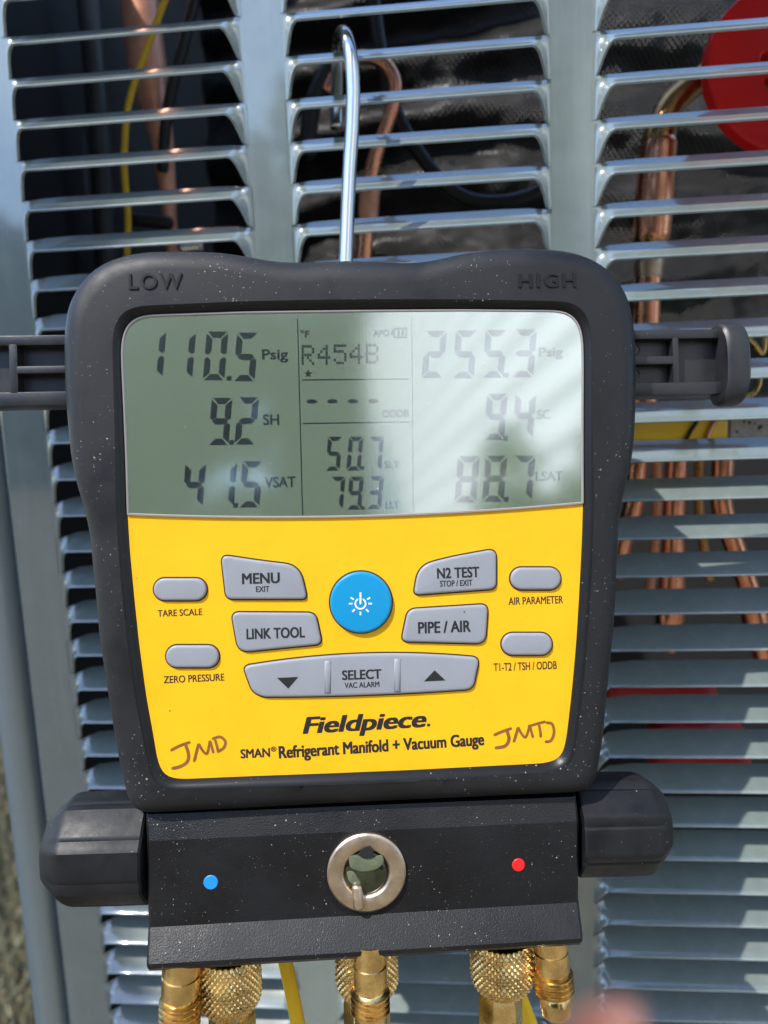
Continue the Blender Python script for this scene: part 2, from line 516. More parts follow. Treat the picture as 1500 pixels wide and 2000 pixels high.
tag(build('insulation_blanket', V, Fc, MAT['blanket']), 'wrinkled black woven insulation blanket behind the upper louvers', 'insulation')

px_tube('copper_pipe', [(262, -60), (272, 0), (291, 150), (306, 225), (320, 300), (331, 425), (338, 520), (340, 640)], [37, 37, 36, 28, 20, 14, 12, 12], 0.085, MAT['copper_dull'],
        'dull copper pipe tapering downward behind the upper left louvers', 'pipe')
px_tube('yellow_wire', [(345, -60), (322, 0), (300, 60), (270, 140), (250, 210), (243, 290), (244, 350), (250, 420), (248, 500), (240, 620)], 6.5, 0.06, MAT['ywire'],
        'thin yellow wire running down in front of the tapering copper pipe', 'wire')
px_tube('black_cable', [(395, -60), (375, 20), (355, 100), (333, 185), (322, 260), (318, 330)], 11, 0.075, MAT['cable'],
        'straight black cable beside the tapering copper pipe', 'cable')
px_tube('dark_hose', [(165, -80), (178, 60), (190, 200), (200, 350), (208, 520), (212, 640)], 22, 0.12, MAT['hose'],
        'dark grey hose hanging next to the yellow wire', 'hose', 'dark hoses behind the left louvers')
px_tube('dark_hose', [(95, -80), (112, 60), (128, 200), (150, 330), (160, 480)], 26, 0.15, MAT['hose'],
        'thicker dark grey hose nearest the cabinet corner', 'hose', 'dark hoses behind the left louvers')
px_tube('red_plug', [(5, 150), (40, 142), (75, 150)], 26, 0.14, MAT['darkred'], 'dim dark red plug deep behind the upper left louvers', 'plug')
px_tube('black_connector', [(255, 428), (300, 432), (330, 436)], 13, 0.07, MAT['cable'], 'black plug connector beside the foot of the yellow wire', 'connector')
px_tube('steel_fitting', [(356, 484), (392, 480)], 13, 0.08, MAT['chrome'], 'small steel fitting just above the gauge corner marked LOW', 'fitting')

mc = px_tube('copper_pipe', [(640, 175), (668, 128), (705, 112), (745, 120), (768, 150), (771, 190), (757, 240), (738, 290), (724, 345), (718, 400), (713, 455), (708, 540)], [12, 12, 13, 13, 14, 14, 14, 15, 16, 17, 17, 16], 0.06, MAT['copper'],
        'small copper pipe bent over like a cane behind the hook', 'pipe')
px_tube('sleeve', [(727, 358), (722, 385), (719, 425), (717, 437)], [18, 20, 20, 18], 0.06, MAT['copper_dull'], '', '', parent=mc)
px_tube('black_cable', [(722, -60), (732, 20), (742, 90), (762, 190), (800, 270), (850, 340), (905, 385), (965, 395), (1025, 385), (1085, 355), (1150, 300)], 14, 0.075, MAT['cable'],
        'black cable sagging in a loop behind the middle louvers', 'cable')
px_tube('black_cable', [(600, 300), (606, 230), (622, 170), (650, 128), (690, 112)], 17, 0.085, MAT['cable'], 'thick black cable arching left of the hook', 'cable')

rp = px_tube('copper_pipe', [(1420, 118), (1372, 152), (1338, 178), (1306, 214), (1288, 265), (1283, 310), (1277, 400), (1270, 470)], [23, 23, 24, 27, 32, 33, 34, 33], 0.06, MAT['bronze'],
             'thick copper pipe that bends toward the red wheel', 'pipe')
px_tube('sleeve', [(1287, 282), (1284, 310), (1276, 420), (1273, 462)], [34, 35, 36, 35], 0.06, MAT['copper'], '', '', parent=rp)
px_tube('lower_tube', [(1271, 455), (1268, 520), (1264, 590), (1260, 720), (1254, 860)], [27, 25, 25, 25, 25], 0.06, MAT['copper'], '', '', parent=rp)
px_tube('solder_joint', [(1270, 496), (1268, 515), (1267, 540)], [26, 29, 26], 0.06, MAT['nickel'], '', '', parent=rp)

# red hand wheel: a thick disc with round holes
def wheel():
    cu = bpy.data.curves.new('wheel', 'CURVE'); cu.dimensions = '2D'; cu.fill_mode = 'BOTH'
    c = W(1532, 140, 0.045)
    k = 1 / depth_px(c)
    def circ(x, y, r, n=48):
        s = cu.splines.new('POLY'); s.points.add(n - 1); s.use_cyclic_u = True
        for i in range(n):
            a = 2 * math.pi * i / n
            s.points[i].co = (x + r * math.cos(a), y + r * math.sin(a), 0, 1)
    circ(0, 0, 157 * k, 96)
    for a in range(0, 360, 60):
        circ(-46 * k * math.cos(R(a + 18)) * 1.0, 46 * k * math.sin(R(a + 18)), 17 * k, 24)
    cu.extrude = 0.0025; cu.bevel_depth = 0.0012; cu.bevel_resolution = 3
    tmp = bpy.data.objects.new('tmp', cu); COL.objects.link(tmp)
    dg = bpy.context.evaluated_depsgraph_get()
    me = bpy.data.meshes.new_from_object(tmp.evaluated_get(dg))
    bpy.data.objects.remove(tmp)
    me.materials.clear()
    root = empty('hand_wheel', c, 'round bright red wheel with holes in the upper right corner', 'wheel')
    o = link('wheel_disc', me, root, MAT['red'])
    me.set_sharp_from_angle(angle=R(40))
    o.rotation_euler = (R(84), R(4), R(8))
    V, Fc = tube_geo([(0, 0.03, 0), (0, -0.006, 0)], 24 * k, 20)
    build('stem', V, Fc, MAT['brass'], root, sharp=40)
    V, Fc = tube_geo([(0, -0.006, 0), (0, -0.0105, 0)], 15 * k, 6)
    build('stem_nut', V, Fc, MAT['brass'], root, sharp=30)
wheel()

# yellow tag with a pale sticker; brown wires cross it
def flat_px(name, x0, y0, x1, y1, Y, th, m, parent=None):
    a, b = W(x0, y1, Y), W(x1, y0, Y)
    return bevel_box(name, (a.x, Y, a.z), (b.x, Y + th, b.z), m, parent, 0.0006)
tg = empty('warning_tag', W(1330, 840, 0.0085), 'glossy yellow tag with a pale sticker behind the right louvers', 'tag')
for o in (flat_px('tag_strip', 1150, 786, 1423, 876, 0.0085, 0.003, MAT['ytag']), flat_px('sticker', 1426, 786, 1560, 876, 0.0087, 0.002, MAT['paper'])):
    o.parent = tg; o.matrix_parent_inverse = Matrix.Translation(-Vector(tg.location))
px_tube('brown_wire', [(1420, 780), (1398, 820), (1385, 845), (1370, 890)], 4.5, 0.0072, MAT['copper_dull'], 'thin brown wire crossing the yellow tag next to the pale sticker', 'wire', 'wires over the tag')
px_tube('brown_wire', [(1385, 780), (1362, 822), (1345, 850), (1325, 890)], 3.5, 0.0074, MAT['cable'], 'thin dark wire crossing the middle of the yellow tag', 'wire', 'wires over the tag')
px_tube('brass_clip', [(1448, 655), (1470, 668), (1490, 690), (1496, 648), (1505, 640)], 5, 0.02, MAT['brass'], 'small brass clip beyond the end of the right bracket', 'clip')
px_tube('brass_clip', [(1486, 720), (1482, 752), (1470, 770), (1445, 776)], 5, 0.02, MAT['brass'], 'small brass clip under the right bracket flange', 'clip')

LOWP = [([(1262, 870), (1246, 905), (1238, 985), (1215, 1060), (1205, 1120)], 19, MAT['copper'], 'copper tube standing nearest the gauge below the yellow tag'),
        ([(1290, 870), (1284, 900), (1284, 985), (1280, 1060), (1274, 1120), (1268, 1160)], 10, MAT['copper_dull'], 'thin dark copper tube left of the thick middle copper tube'),
        ([(1326, 870), (1322, 905), (1318, 990), (1316, 1060), (1313, 1140), (1308, 1205), (1304, 1262)], [20, 20, 20, 20, 24, 27, 20], MAT['copper'], 'thick bright copper tube in the middle below the tag'),
        ([(1368, 870), (1366, 900), (1366, 985), (1374, 1060), (1386, 1130)], 9, MAT['bronze'], 'thin brassy tube right of the thick middle copper tube'),
        ([(1412, 870), (1412, 905), (1410, 985), (1432, 1060), (1458, 1135), (1474, 1205), (1490, 1262), (1500, 1300)], [20, 20, 20, 19, 19, 24, 22, 22], MAT['copper'], 'copper tube slanting away at the right edge below the tag')]
for pts, h, mm, lb in LOWP:
    px_tube('copper_tube', pts, h, 0.05, mm, lb, 'pipe', 'copper tubes below the yellow tag')
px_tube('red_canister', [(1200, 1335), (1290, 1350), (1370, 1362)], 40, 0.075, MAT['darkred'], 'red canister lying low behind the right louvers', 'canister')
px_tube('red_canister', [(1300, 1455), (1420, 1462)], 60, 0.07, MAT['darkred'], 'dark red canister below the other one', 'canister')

# ================================================================== THE GAUGE
GA, GB, GC = 0.0, -0.0502, 0.0266
def gauge_axes():
    ca, sa, cb, sb, cc, sc = math.cos(GA), math.sin(GA), math.cos(GB), math.sin(GB), math.cos(GC), math.sin(GC)
    Rx = Matrix(((1, 0, 0), (0, ca, -sa), (0, sa, ca))); Ry = Matrix(((cb, 0, sb), (0, 1, 0), (-sb, 0, cb))); Rz = Matrix(((cc, -sc, 0), (sc, cc, 0), (0, 0, 1)))
    M = Ry @ Rx @ Rz
    ax = [M.col[0], M.col[1], -M.col[2]]
    return [Rv * a[0] + Uv * a[1] + Fv * a[2] for a in ax]
GX, GY, GZ = gauge_axes()
GO = CAM + ray(705, 1100) * 0.24
GM = Matrix((GX, GY, GZ)).transposed().to_4x4(); GM.translation = GO
gauge = empty('manifold_gauge', (0, 0, 0), 'yellow and black digital refrigerant gauge with lit numbers hanging in front of the louvers', 'gauge')
gauge['label'] = 'yellow and black digital refrigerant gauge hanging by its hook in front of the louvers'
gauge.matrix_world = GM

def G(px, py, w=0.0):
    """photograph spot -> point on the gauge's own plane at height w (metres) over its yellow face"""
    d = ray(px, py)
    o = GO + GZ * w
    t = (o - CAM).dot(GZ) / d.dot(GZ)
    q = CAM + d * t - GO
    return Vector((q.dot(GX), q.dot(GY), w))
PXG = 0.24 / FPX

def sym(left, right, w):
    """left side points and right side points -> outline averaged across the axis, both top to bottom"""
    L_ = np.array([[-G(*p, w).x, G(*p, w).y] for p in left]); R_ = np.array([[G(*p, w).x, G(*p, w).y] for p in right])
    return L_, R_

def polar(pts, n=420, c=(0, -0.004)):
    """closed list of (u, v) -> n points by angle round c"""
    pts = np.array(pts) - np.array(c)
    # densify
    d = []
    for i in range(len(pts)):
        a, b = pts[i], pts[(i + 1) % len(pts)]
        for k in range(24): d.append(a + (b - a) * k / 24)
    d = np.array(d); th = np.arctan2(d[:, 1], d[:, 0]); r = np.hypot(d[:, 0], d[:, 1])
    o = np.argsort(th); th, r = th[o], r[o]
    th = np.concatenate([th - 2 * np.pi, th, th + 2 * np.pi]); r = np.concatenate([r, r, r])
    T = np.linspace(-np.pi, np.pi, n, endpoint=False)
    rr = np.interp(T, th, r)
    for _ in range(3):
        rr = (np.roll(rr, 1) + 2 * rr + np.roll(rr, -1)) / 4
    return T, rr
PC = np.array((0, -0.004))
def mirror_avg(T, r):
    # symmetric about the v axis: angle -> pi - angle
    n = len(T)
    m_ = np.interp((np.pi - T + np.pi) % (2 * np.pi) - np.pi, np.concatenate([T, [np.pi]]), np.concatenate([r, [r[0]]]))
    return (r + m_) / 2
def ring_at(T, r, w): return [Vector((PC[0] + rr * math.cos(t), PC[1] + rr * math.sin(t), w)) for t, rr in zip(T, r)]

OUT = [(550, 514), (620, 514), (680, 513), (750, 518), (787, 521), (825, 519), (865, 511), (900, 501), (950, 496), (1000, 494), (1070, 494), (1110, 499), (1150, 512), (1180, 530), (1202, 552), (1217, 575), (1227, 600),
       (1236, 640), (1239, 690), (1240, 780), (1237, 850), (1232, 897), (1222, 939), (1211, 985), (1205, 1020), (1201, 1090), (1197, 1180), (1191, 1255), (1179, 1360), (1172, 1444), (1162, 1500), (1155, 1533), (1143, 1543), (1100, 1546), (900, 1557), (750, 1565), (450, 1580), (290, 1588), (264, 1583), (253, 1570),
       (246, 1549), (231, 1480), (216, 1405), (204, 1324), (193, 1255), (186, 1165), (180, 1105), (176, 1050), (166, 995), (152, 948), (142, 897), (136, 827), (131, 743), (130, 690), (131, 640), (137, 600), (150, 575), (172, 542), (200, 520), (235, 505), (280, 496), (350, 494), (425, 496), (465, 502), (500, 508)]
INN = [(290, 617), (480, 611), (690, 609), (900, 608), (1090, 609), (1114, 616), (1130, 633), (1137, 660), (1138, 720), (1136, 850), (1135, 985), (1132, 1060), (1127, 1150), (1120, 1260), (1110, 1370), (1103, 1430), (1096, 1468), (1085, 1482), (1062, 1489), (800, 1502), (500, 1513), (345, 1520), (327, 1517), (313, 1504), (306, 1480), (299, 1435), (285, 1360), (271, 1255), (262, 1165), (254, 1075), (250, 1003), (248, 900), (244, 780), (240, 690), (242, 660), (251, 636), (268, 622)]
T, rO = polar([G(*p, 0.0)[:2] for p in OUT])
rO = (0.35 * rO + 0.65 * mirror_avg(T, rO)) * 1.024
_, rI = polar([G(*p, 0.0)[:2] for p in INN])
rI = 0.5 * rI + 0.5 * mirror_avg(T, rI)
FB = 0.0022                     # front of the rubber frame over the face
prof = [(-0.0012, -0.036), (0.0, -0.030), (0.0, -0.0075), (0.0002, -0.005), (0.0010, -0.0024), (0.0024, -0.0004), (0.0042, 0.0010), (0.0068, 0.0020), (0.0092, FB)]
rings = []
for ins, w in prof:
    rings.append(ring_at(T, rO - ins, w))
BW = 0.0034                     # lateral width of the bevel
for f, w in ((0.0, FB + 0.0001), (0.22, FB - 0.0001), (0.5, FB - 0.0007), (0.85, 0.0002), (1.0, -0.0005)):
    rings.append(ring_at(T, rI + BW * (1 - f), w))
V, Fc = rings_mesh(rings[:-4], True, True, False)
hous = build('housing', V, Fc, MAT['rubber'], gauge, sharp=60)
V, Fc = rings_mesh(rings[-5:])
build('screen_bezel', V, Fc, MAT['rubber_bevel'], gauge, sharp=60)

# face: yellow membrane and the screen above it, meeting along a shallow arc
def arc_v(x):
    a, b = G(252, 1006, 0), G(1135, 984, 0); mdl = G(640, 1011.5, 0)
    t = (x - a.x) / (b.x - a.x)
    base = a.y + (b.y - a.y) * t
    sag = mdl.y - (a.y + (b.y - a.y) * ((mdl.x - a.x) / (b.x - a.x)))
    return base + sag * 4 * t * (1 - t)
rF = rI + 0.0004
upper = [(PC[0] + r * math.cos(t), PC[1] + r * math.sin(t)) for t, r in zip(T, rF)]
def clip_poly(keep_up):
    pts = []
    n = len(upper)
    for i in range(n):
        p, q = upper[i], upper[(i + 1) % n]
        sp, sq = p[1] - arc_v(p[0]), q[1] - arc_v(q[0])
        if (sp >= 0) == keep_up: pts.append(p)
        if (sp >= 0) != (sq >= 0):
            f = sp / (sp - sq); pts.append((p[0] + (q[0] - p[0]) * f, p[1] + (q[1] - p[1]) * f, 'x'))
    # insert arc samples between the two crossing points
    ix = [i for i, p in enumerate(pts) if len(p) == 3]
    i, j = ix
    if j - i != 1: pts = pts[j:] + pts[:j]; i, j = 0, 1
    a, b = pts[i], pts[j]
    mid = [(a[0] + (b[0] - a[0]) * k / 40, 0) for k in range(1, 40)]
    mid = [(x, arc_v(x)) for x, _ in mid]
    return [p[:2] for p in pts[:i + 1]] + mid + [p[:2] for p in pts[j:]]
def slab(name, poly, w0, w1, m, parent, inset=0.0, bev=0.0):
    c = np.mean(np.array(poly), axis=0)
    n = len(poly)
    top = poly
    rings = [[Vector((x, y, w0)) for x, y in poly], [Vector((x, y, w1 - bev)) for x, y in poly]]
    if bev:
        for f, h in ((0.3, 0.7), (1.0, 1.0)):
            q = offset_poly(poly, bev * f)
            rings.append([Vector((x, y, w1 - bev + bev * h)) for x, y in q])
    V, Fc = rings_mesh(rings, True, True, True)
    return build(name, V, Fc, m, parent, sharp=40)
def offset_poly(poly, d):
    """inset a counter-clockwise or clockwise polygon by d"""
    A = np.array(poly, float); n = len(A)
    area = 0.5 * np.sum(A[:, 0] * np.roll(A[:, 1], -1) - np.roll(A[:, 0], -1) * A[:, 1])
    e = np.roll(A, -1, 0) - A; e /= np.linalg.norm(e, axis=1, keepdims=True) + 1e-12
    nr = np.stack([-e[:, 1], e[:, 0]], 1) * (1 if area > 0 else -1)
    v = nr + np.roll(nr, 1, 0); l = np.linalg.norm(v, axis=1, keepdims=True); v /= l + 1e-12
    cosh = np.clip(np.sum(v * nr, 1, keepdims=True), 0.5, 1)
    return [tuple(p) for p in A + v * d / cosh]
face = slab('face_plate', clip_poly(False), -0.003, 0.0, MAT['yellow'], gauge)
SW = 0.0004
screen = slab('screen', clip_poly(True), -0.003, SW, MAT['lcd'], gauge)
# pale rim of the clear screen sheet
up = clip_poly(True)
ri0, ri1 = up, offset_poly(up, 0.0007)
V, Fc = rings_mesh([[Vector((x, y, SW - 0.0002)) for x, y in ri0], [Vector((x, y, SW + 0.0003)) for x, y in ri0], [Vector((x, y, SW + 0.0003)) for x, y in offset_poly(up, 0.00045)], [Vector((x, y, SW + 0.00002)) for x, y in ri1]])
build('screen_rim', V, Fc, MAT['rim'], screen, sharp=30)

# ---- writing
def text_geo(body, bold=0.0, shear=0.0, spacing=1.0):
    cu = bpy.data.curves.new('t', 'FONT')
    cu.body = body; cu.size = 1; cu.offset = bold; cu.shear = shear; cu.space_character = spacing
    cu.align_x = 'LEFT'; cu.resolution_u = 4; cu.fill_mode = 'FRONT'
    o = bpy.data.objects.new('t', cu); COL.objects.link(o)
    me = bpy.data.meshes.new_from_object(o.evaluated_get(bpy.context.evaluated_depsgraph_get()))
    V = np.array([v.co[:] for v in me.vertices]); Fc = [tuple(p.vertices) for p in me.polygons]
    bpy.data.objects.remove(o); bpy.data.meshes.remove(me)
    return V, Fc
def lettering(name, body, x0, y0, x1, y1, w, m, parent, bold=0.012, shear=0.0, spacing=1.0, rot=0.0):
    """fit the writing into the box x0..x1, y0..y1 (photograph spots: middle of left end, middle of right end = y at each end via rot)"""
    V0, F0 = text_geo(body, 0.0, shear, spacing)
    sh = bold * 1.75
    V, Fc, zz_ = [], [], []
    for k_, (dx, dy) in enumerate(((-sh, -sh * .5), (-sh, sh * .5), (sh, -sh * .5), (sh, sh * .5), (0, 0))):   # heavier strokes: the print is laid on several times, a hair apart
        Fc += [tuple(i + len(V0) * k_ for i in f) for f in F0]
        V.append(V0 + np.array([dx, dy, 0])); zz_ += [k_ * 2.5e-6] * len(V0)
    V = np.concatenate(V); zz_ = np.array(zz_)
    lo, hi = V.min(0), V.max(0)
    c = G((x0 + x1) / 2, (y0 + y1) / 2, w)
    wd, ht = (x1 - x0) * PXG * (1 - w / 0.24), (y1 - y0) * PXG
    U = np.zeros_like(V)
    sx, sy = (V[:, 0] - (lo[0] + hi[0]) / 2) * wd / (hi[0] - lo[0]), (V[:, 1] - (lo[1] + hi[1]) / 2) * ht / (hi[1] - lo[1])
    a = R(rot)
    U[:, 0] = c.x + sx * math.cos(a) - sy * math.sin(a); U[:, 1] = c.y + sx * math.sin(a) + sy * math.cos(a); U[:, 2] = w + zz_
    return build(name, U, Fc, m, parent, smooth=False)
def poly_print(name, polys, w, m, parent):
    V, Fc = [], []
    for p in polys:
        Fc.append(tuple(range(len(V), len(V) + len(p)))); V += [(q[0], q[1], w) for q in p]
    return build(name, V, Fc, m, parent, smooth=False)
def gp(px, py, w=0.0): return G(px, py, w)[:2]

# ---- seven-segment numbers
SEGS = {'0': 'abcdef', '1': 'bc', '2': 'abged', '3': 'abgcd', '4': 'fgbc', '5': 'afgcd', '7': 'abc', '8': 'abcdefg', '9': 'abcdfg', '6': 'afgedc'}
SEGS['9'] = 'abcdfg'
def digit(ch, cx, cy, wd, ht, th, slant=0.085):
    """box centre in pixels; returns polygons on the screen"""
    W2, H2, t, g = wd / 2, ht / 2, th, th * 0.10
    def horiz(y, s):      # s: -1 outer edge up, 1 outer edge down, 0 middle
        if s == 0:
            return [(-W2 + t * .35, y), (-W2 + t * .95, y - t / 2), (W2 - t * .95, y - t / 2), (W2 - t * .35, y), (W2 - t * .95, y + t / 2), (-W2 + t * .95, y + t / 2)]
        if s < 0: return [(-W2 + g * 2, y), (W2 - g * 2, y), (W2 - t - g, y + t), (-W2 + t + g, y + t)]
        return [(-W2 + g * 2, y), (-W2 + t + g, y - t), (W2 - t - g, y - t), (W2 - g * 2, y)]
    def vert(x, y0, y1, s):
        xo, xi = (x, x + t) if s < 0 else (x, x - t)
        top = y0 < -1
        if top: return [(xo, y0 + g * 3), (xi, y0 + t + g * 2), (xi, -t / 2 - g * 2), ((xo + xi) / 2, -g * 2.2), (xo, -t * .35 - g)]
        return [(xo, y1 - g * 3), (xi, y1 - t - g * 2), (xi, t / 2 + g * 2), ((xo + xi) / 2, g * 2.2), (xo, t * .35 + g)]
    sh = {'a': horiz(-H2, -1), 'd': horiz(H2, 1), 'g': horiz(0, 0), 'f': vert(-W2, -H2, 0, -1), 'b': vert(W2, -H2, 0, 1), 'e': vert(-W2, 0, H2, -1), 'c': vert(W2, 0, H2, 1)}
    out = []
    for s in SEGS[ch]:
        out.append([gp(cx + x - y * slant, cy + y, SW) for x, y in sh[s]])
    return out
SWP = SW + 0.00006
def number(chars, th=12):
    for ch, cx, cy, wd, ht in chars:
        poly_print('digit', digit(ch, cx, cy, wd, ht, th), SWP, MAT['seg'], screen)
def dotp(x, y, s=9):
    poly_print('decimal_point', [[gp(x - s / 2, y - s / 2, SW), gp(x + s / 2, y - s / 2, SW), gp(x + s / 2 - 1, y + s / 2, SW), gp(x - s / 2 - 1, y + s / 2, SW)]], SWP, MAT['seg'], screen)
# photograph boxes measured from the screen
number([('1', 300, 692, 42, 92), ('1', 358, 694, 42, 92), ('0', 421, 695, 42, 95), ('5', 480, 697, 42, 95)], 12); dotp(448, 739)
number([('9', 430, 823, 40, 92), ('2', 482, 822, 40, 92)], 12); dotp(453, 864)
number([('4', 379, 947, 40, 86), ('1', 440, 946, 40, 88), ('5', 490, 946, 40, 90)], 12); dotp(461, 987)
number([('2', 848, 692, 42, 92), ('5', 908, 692, 42, 93), ('5', 966, 691, 42, 93), ('3', 1024, 690, 42, 93)], 12); dotp(989, 733)
number([('9', 968, 814, 40, 90), ('4', 1024, 812, 40, 88)], 12); dotp(988, 856)
number([('8', 912, 936, 42, 90), ('8', 966, 935, 42, 90), ('7', 1022, 934, 40, 88)], 12); dotp(989, 975)
number([('5', 652, 886, 28, 66), ('0', 693, 886, 28, 66), ('7', 733, 886, 28, 66)], 8); dotp(708, 914, 7)
number([('7', 658, 963, 28, 64), ('9', 694, 963, 28, 64), ('3', 733, 962, 28, 64)], 8); dotp(709, 992, 7)
for body, x0, y0, x1, y1 in (('Psig', 512, 682, 562, 708), ('SH', 514, 809, 545, 830), ('VSAT', 517, 931, 577, 952), ('\u00b0F', 587, 645, 604, 659), ('APO', 729, 644, 760, 657), ('ODDB', 746, 800, 799, 815),
                             ('SLT', 751, 900, 780, 914), ('LLT', 753, 979, 780, 993), ('Psig', 1052, 678, 1100, 702), ('SC', 1049, 800, 1075, 818), ('LSAT', 1046, 920, 1100, 939)):
    lettering('unit_lettering', body, x0, y0, x1, y1, SWP, MAT['seg'], screen, bold=0.012)
# battery sign
def rect(x0, y0, x1, y1): return [gp(x0, y0, SW), gp(x1, y0, SW), gp(x1, y1, SW), gp(x0, y1, SW)]
poly_print('battery_symbol', [rect(768, 640, 795, 643), rect(768, 657, 795, 660), rect(768, 643, 771, 657), rect(792, 643, 795, 657), rect(764, 646, 768, 654), rect(776, 645, 781, 655), rect(784, 645, 789, 655)], SWP, MAT['seg'], screen)
# dot-matrix refrigerant name
FONT57 = {'R': ['11110', '10001', '10001', '11110', '10100', '10010', '10001'], '4': ['00010', '00110', '01010', '10010', '11111', '00010', '00010'], '5': ['11111', '10000', '11110', '00001', '00001', '10001', '01110'], 'B': ['11110', '10001', '10001', '11110', '10001', '10001', '11110']}
pl = []
for k, ch in enumerate('R454B'):
    for j, row in enumerate(FONT57[ch]):
        for i, b in enumerate(row):
            if b == '1':
                x, y = 589 + k * 31.4 + i * 5.1, 674 + j * 5.6 - 0.02 * (k * 31)
                pl.append(rect(x, y, x + 4.2, y + 4.6))
poly_print('dot_matrix_lettering', pl, SWP, MAT['seg'], screen)
poly_print('star_symbol', [[gp(602 + (8.5 if k % 2 == 0 else 3.6) * math.sin(k * math.pi / 5), 730 - (8.5 if k % 2 == 0 else 3.6) * math.cos(k * math.pi / 5), SW) for k in range(10)]], SWP, MAT['seg'], screen)
for cx in (609, 649, 689, 729):
    poly_print('dash', [[gp(cx + 10 * math.cos(a), 784 - (cx - 609) * 0.006 + 4.2 * math.sin(a), SW) for a in [2 * math.pi * k / 16 for k in range(16)]]], SWP, MAT['seg'], screen)
def line_print(x0, y0, x1, y1, t=1.6):
    d = Vector((x1 - x0, y1 - y0)).normalized(); n = Vector((-d.y, d.x)) * t / 2
    return [gp(x0 + n.x, y0 + n.y, SW), gp(x1 + n.x, y1 + n.y, SW), gp(x1 - n.x, y1 - n.y, SW), gp(x0 - n.x, y0 - n.y, SW)]
poly_print('divider_line', [line_print(581, 622, 585, 780, 2), line_print(585, 780, 591, 1006, 2), line_print(804, 620, 806, 810, 1.5), line_print(806, 810, 807, 1002, 1.5), line_print(590, 742, 799, 740, 2.2), line_print(592, 827, 800, 824, 2.2)], SWP, MAT['seg'], screen)

# ---- buttons
def rounded(pts, rad, per=7):
    """pixel polygon with rounded corners; rad in pixels, one or one per corner"""
    out = []
    n = len(pts)
    for i in range(n):
        p, a, b = Vector(pts[i]), Vector(pts[i - 1]), Vector(pts[(i + 1) % n])
        r = rad[i] if isinstance(rad, (list, tuple)) else rad
        da, db = (a - p), (b - p)
        r1 = min(r, da.length * 0.48, db.length * 0.48)
        s, e = p + da.normalized() * r1, p + db.normalized() * r1
        for k in range(per + 1):
            t = k / per
            out.append((s * (1 - t) ** 2 + p * 2 * t * (1 - t) + e * t * t)[:])
    return out
def button(name, pxpoly, m, height=0.0011, label=None):
    poly = [gp(x, y, 0.0004) for x, y in pxpoly]
    rg = [[Vector((x, y, -0.0005)) for x, y in poly], [Vector((x, y, height - 0.0006)) for x, y in poly]]
    for f, h in ((0.0001, 0.00025), (0.0003, 0.00045), (0.0006, 0.00056), (0.0011, 0.0006)):
        rg.append([Vector((x, y, height - 0.0006 + h)) for x, y in offset_poly(poly, f)])
    V, Fc = rings_mesh(rg, True, True, True)
    b = build(name, V, Fc, m, gauge, sharp=55)
    if label: b['label'] = label
    gapo = offset_poly(poly, -0.00048)
    V, Fc = rings_mesh([[Vector((x, y, 0.00006)) for x, y in gapo], [Vector((x, y, 0.00006)) for x, y in poly]])
    build('button_gap', V, Fc, MAT['gap'], b, smooth=False)
    return b
BH = 0.0011
BT = BH + 0.00006
def capsule(cx, cy, w, h):
    r = h / 2
    return [(cx - w / 2 + r + r * math.cos(a), cy + r * math.sin(a)) for a in [R(90 + k * 12) for k in range(16)]] + [(cx + w / 2 - r + r * math.cos(a), cy + r * math.sin(a)) for a in [R(-90 + k * 12) for k in range(16)]]
for cx, cy, w, h in ((352, 1151, 103, 43), (376, 1282, 103, 43), (1046, 1130, 98, 43), (1029, 1258, 98, 43)):
    button('oval_button', capsule(cx, cy, w, h), MAT['button'])
mb = button('menu_button', rounded([(432, 1084), (520, 1097), (585, 1104), (600, 1170), (442, 1170)], [16, 60, 50, 12, 14]), MAT['button'])
lettering('lettering', 'MENU', 473, 1119, 546, 1140, BT, MAT['ink'], mb, 0.018)
lettering('lettering', 'EXIT', 500, 1145, 526, 1156, BT, MAT['ink'], mb, 0.012)
nb = button('test_button', rounded([(969, 1072), (969, 1150), (808, 1162), (818, 1105), (880, 1088)], [18, 14, 12, 44, 60]), MAT['button'])
lettering('lettering', 'N2 TEST', 853, 1108, 937, 1129, BT, MAT['ink'], nb, 0.018, rot=0.4)
lettering('lettering', 'STOP / EXIT', 859, 1133, 923, 1145, BT, MAT['ink'], nb, 0.012, rot=0.4)
lb_ = button('link_button', rounded([(452, 1196), (616, 1197), (629, 1258), (466, 1274)], [16, 16, 14, 22]), MAT['button'])
lettering('lettering', 'LINK TOOL', 482, 1226, 595, 1247, BT, MAT['ink'], lb_, 0.018)
pb = button('pipe_button', rounded([(953, 1180), (948, 1257), (784, 1253), (797, 1190)], [16, 20, 14, 16]), MAT['button'])
lettering('lettering', 'PIPE / AIR', 816, 1213, 920, 1236, BT, MAT['ink'], pb, 0.018)
barp = []
def quad(p0, p1, p2, n=18): return [((1 - t) ** 2 * p0[0] + 2 * t * (1 - t) * p1[0] + t * t * p2[0], (1 - t) ** 2 * p0[1] + 2 * t * (1 - t) * p1[1] + t * t * p2[1]) for t in [k / n for k in range(n + 1)]]
barp = quad((488, 1299), (705, 1263), (922, 1283)) + quad((922, 1283), (934, 1284), (934, 1296), 5)[1:] + quad((926, 1334), (922, 1346), (908, 1347), 6) + quad((908, 1347), (710, 1361), (520, 1361))[1:] + quad((520, 1361), (496, 1358), (489, 1340), 6)[1:] + quad((479, 1312), (475, 1302), (488, 1299), 5)[:-1]
bar = button('select_button', barp, MAT['button'])
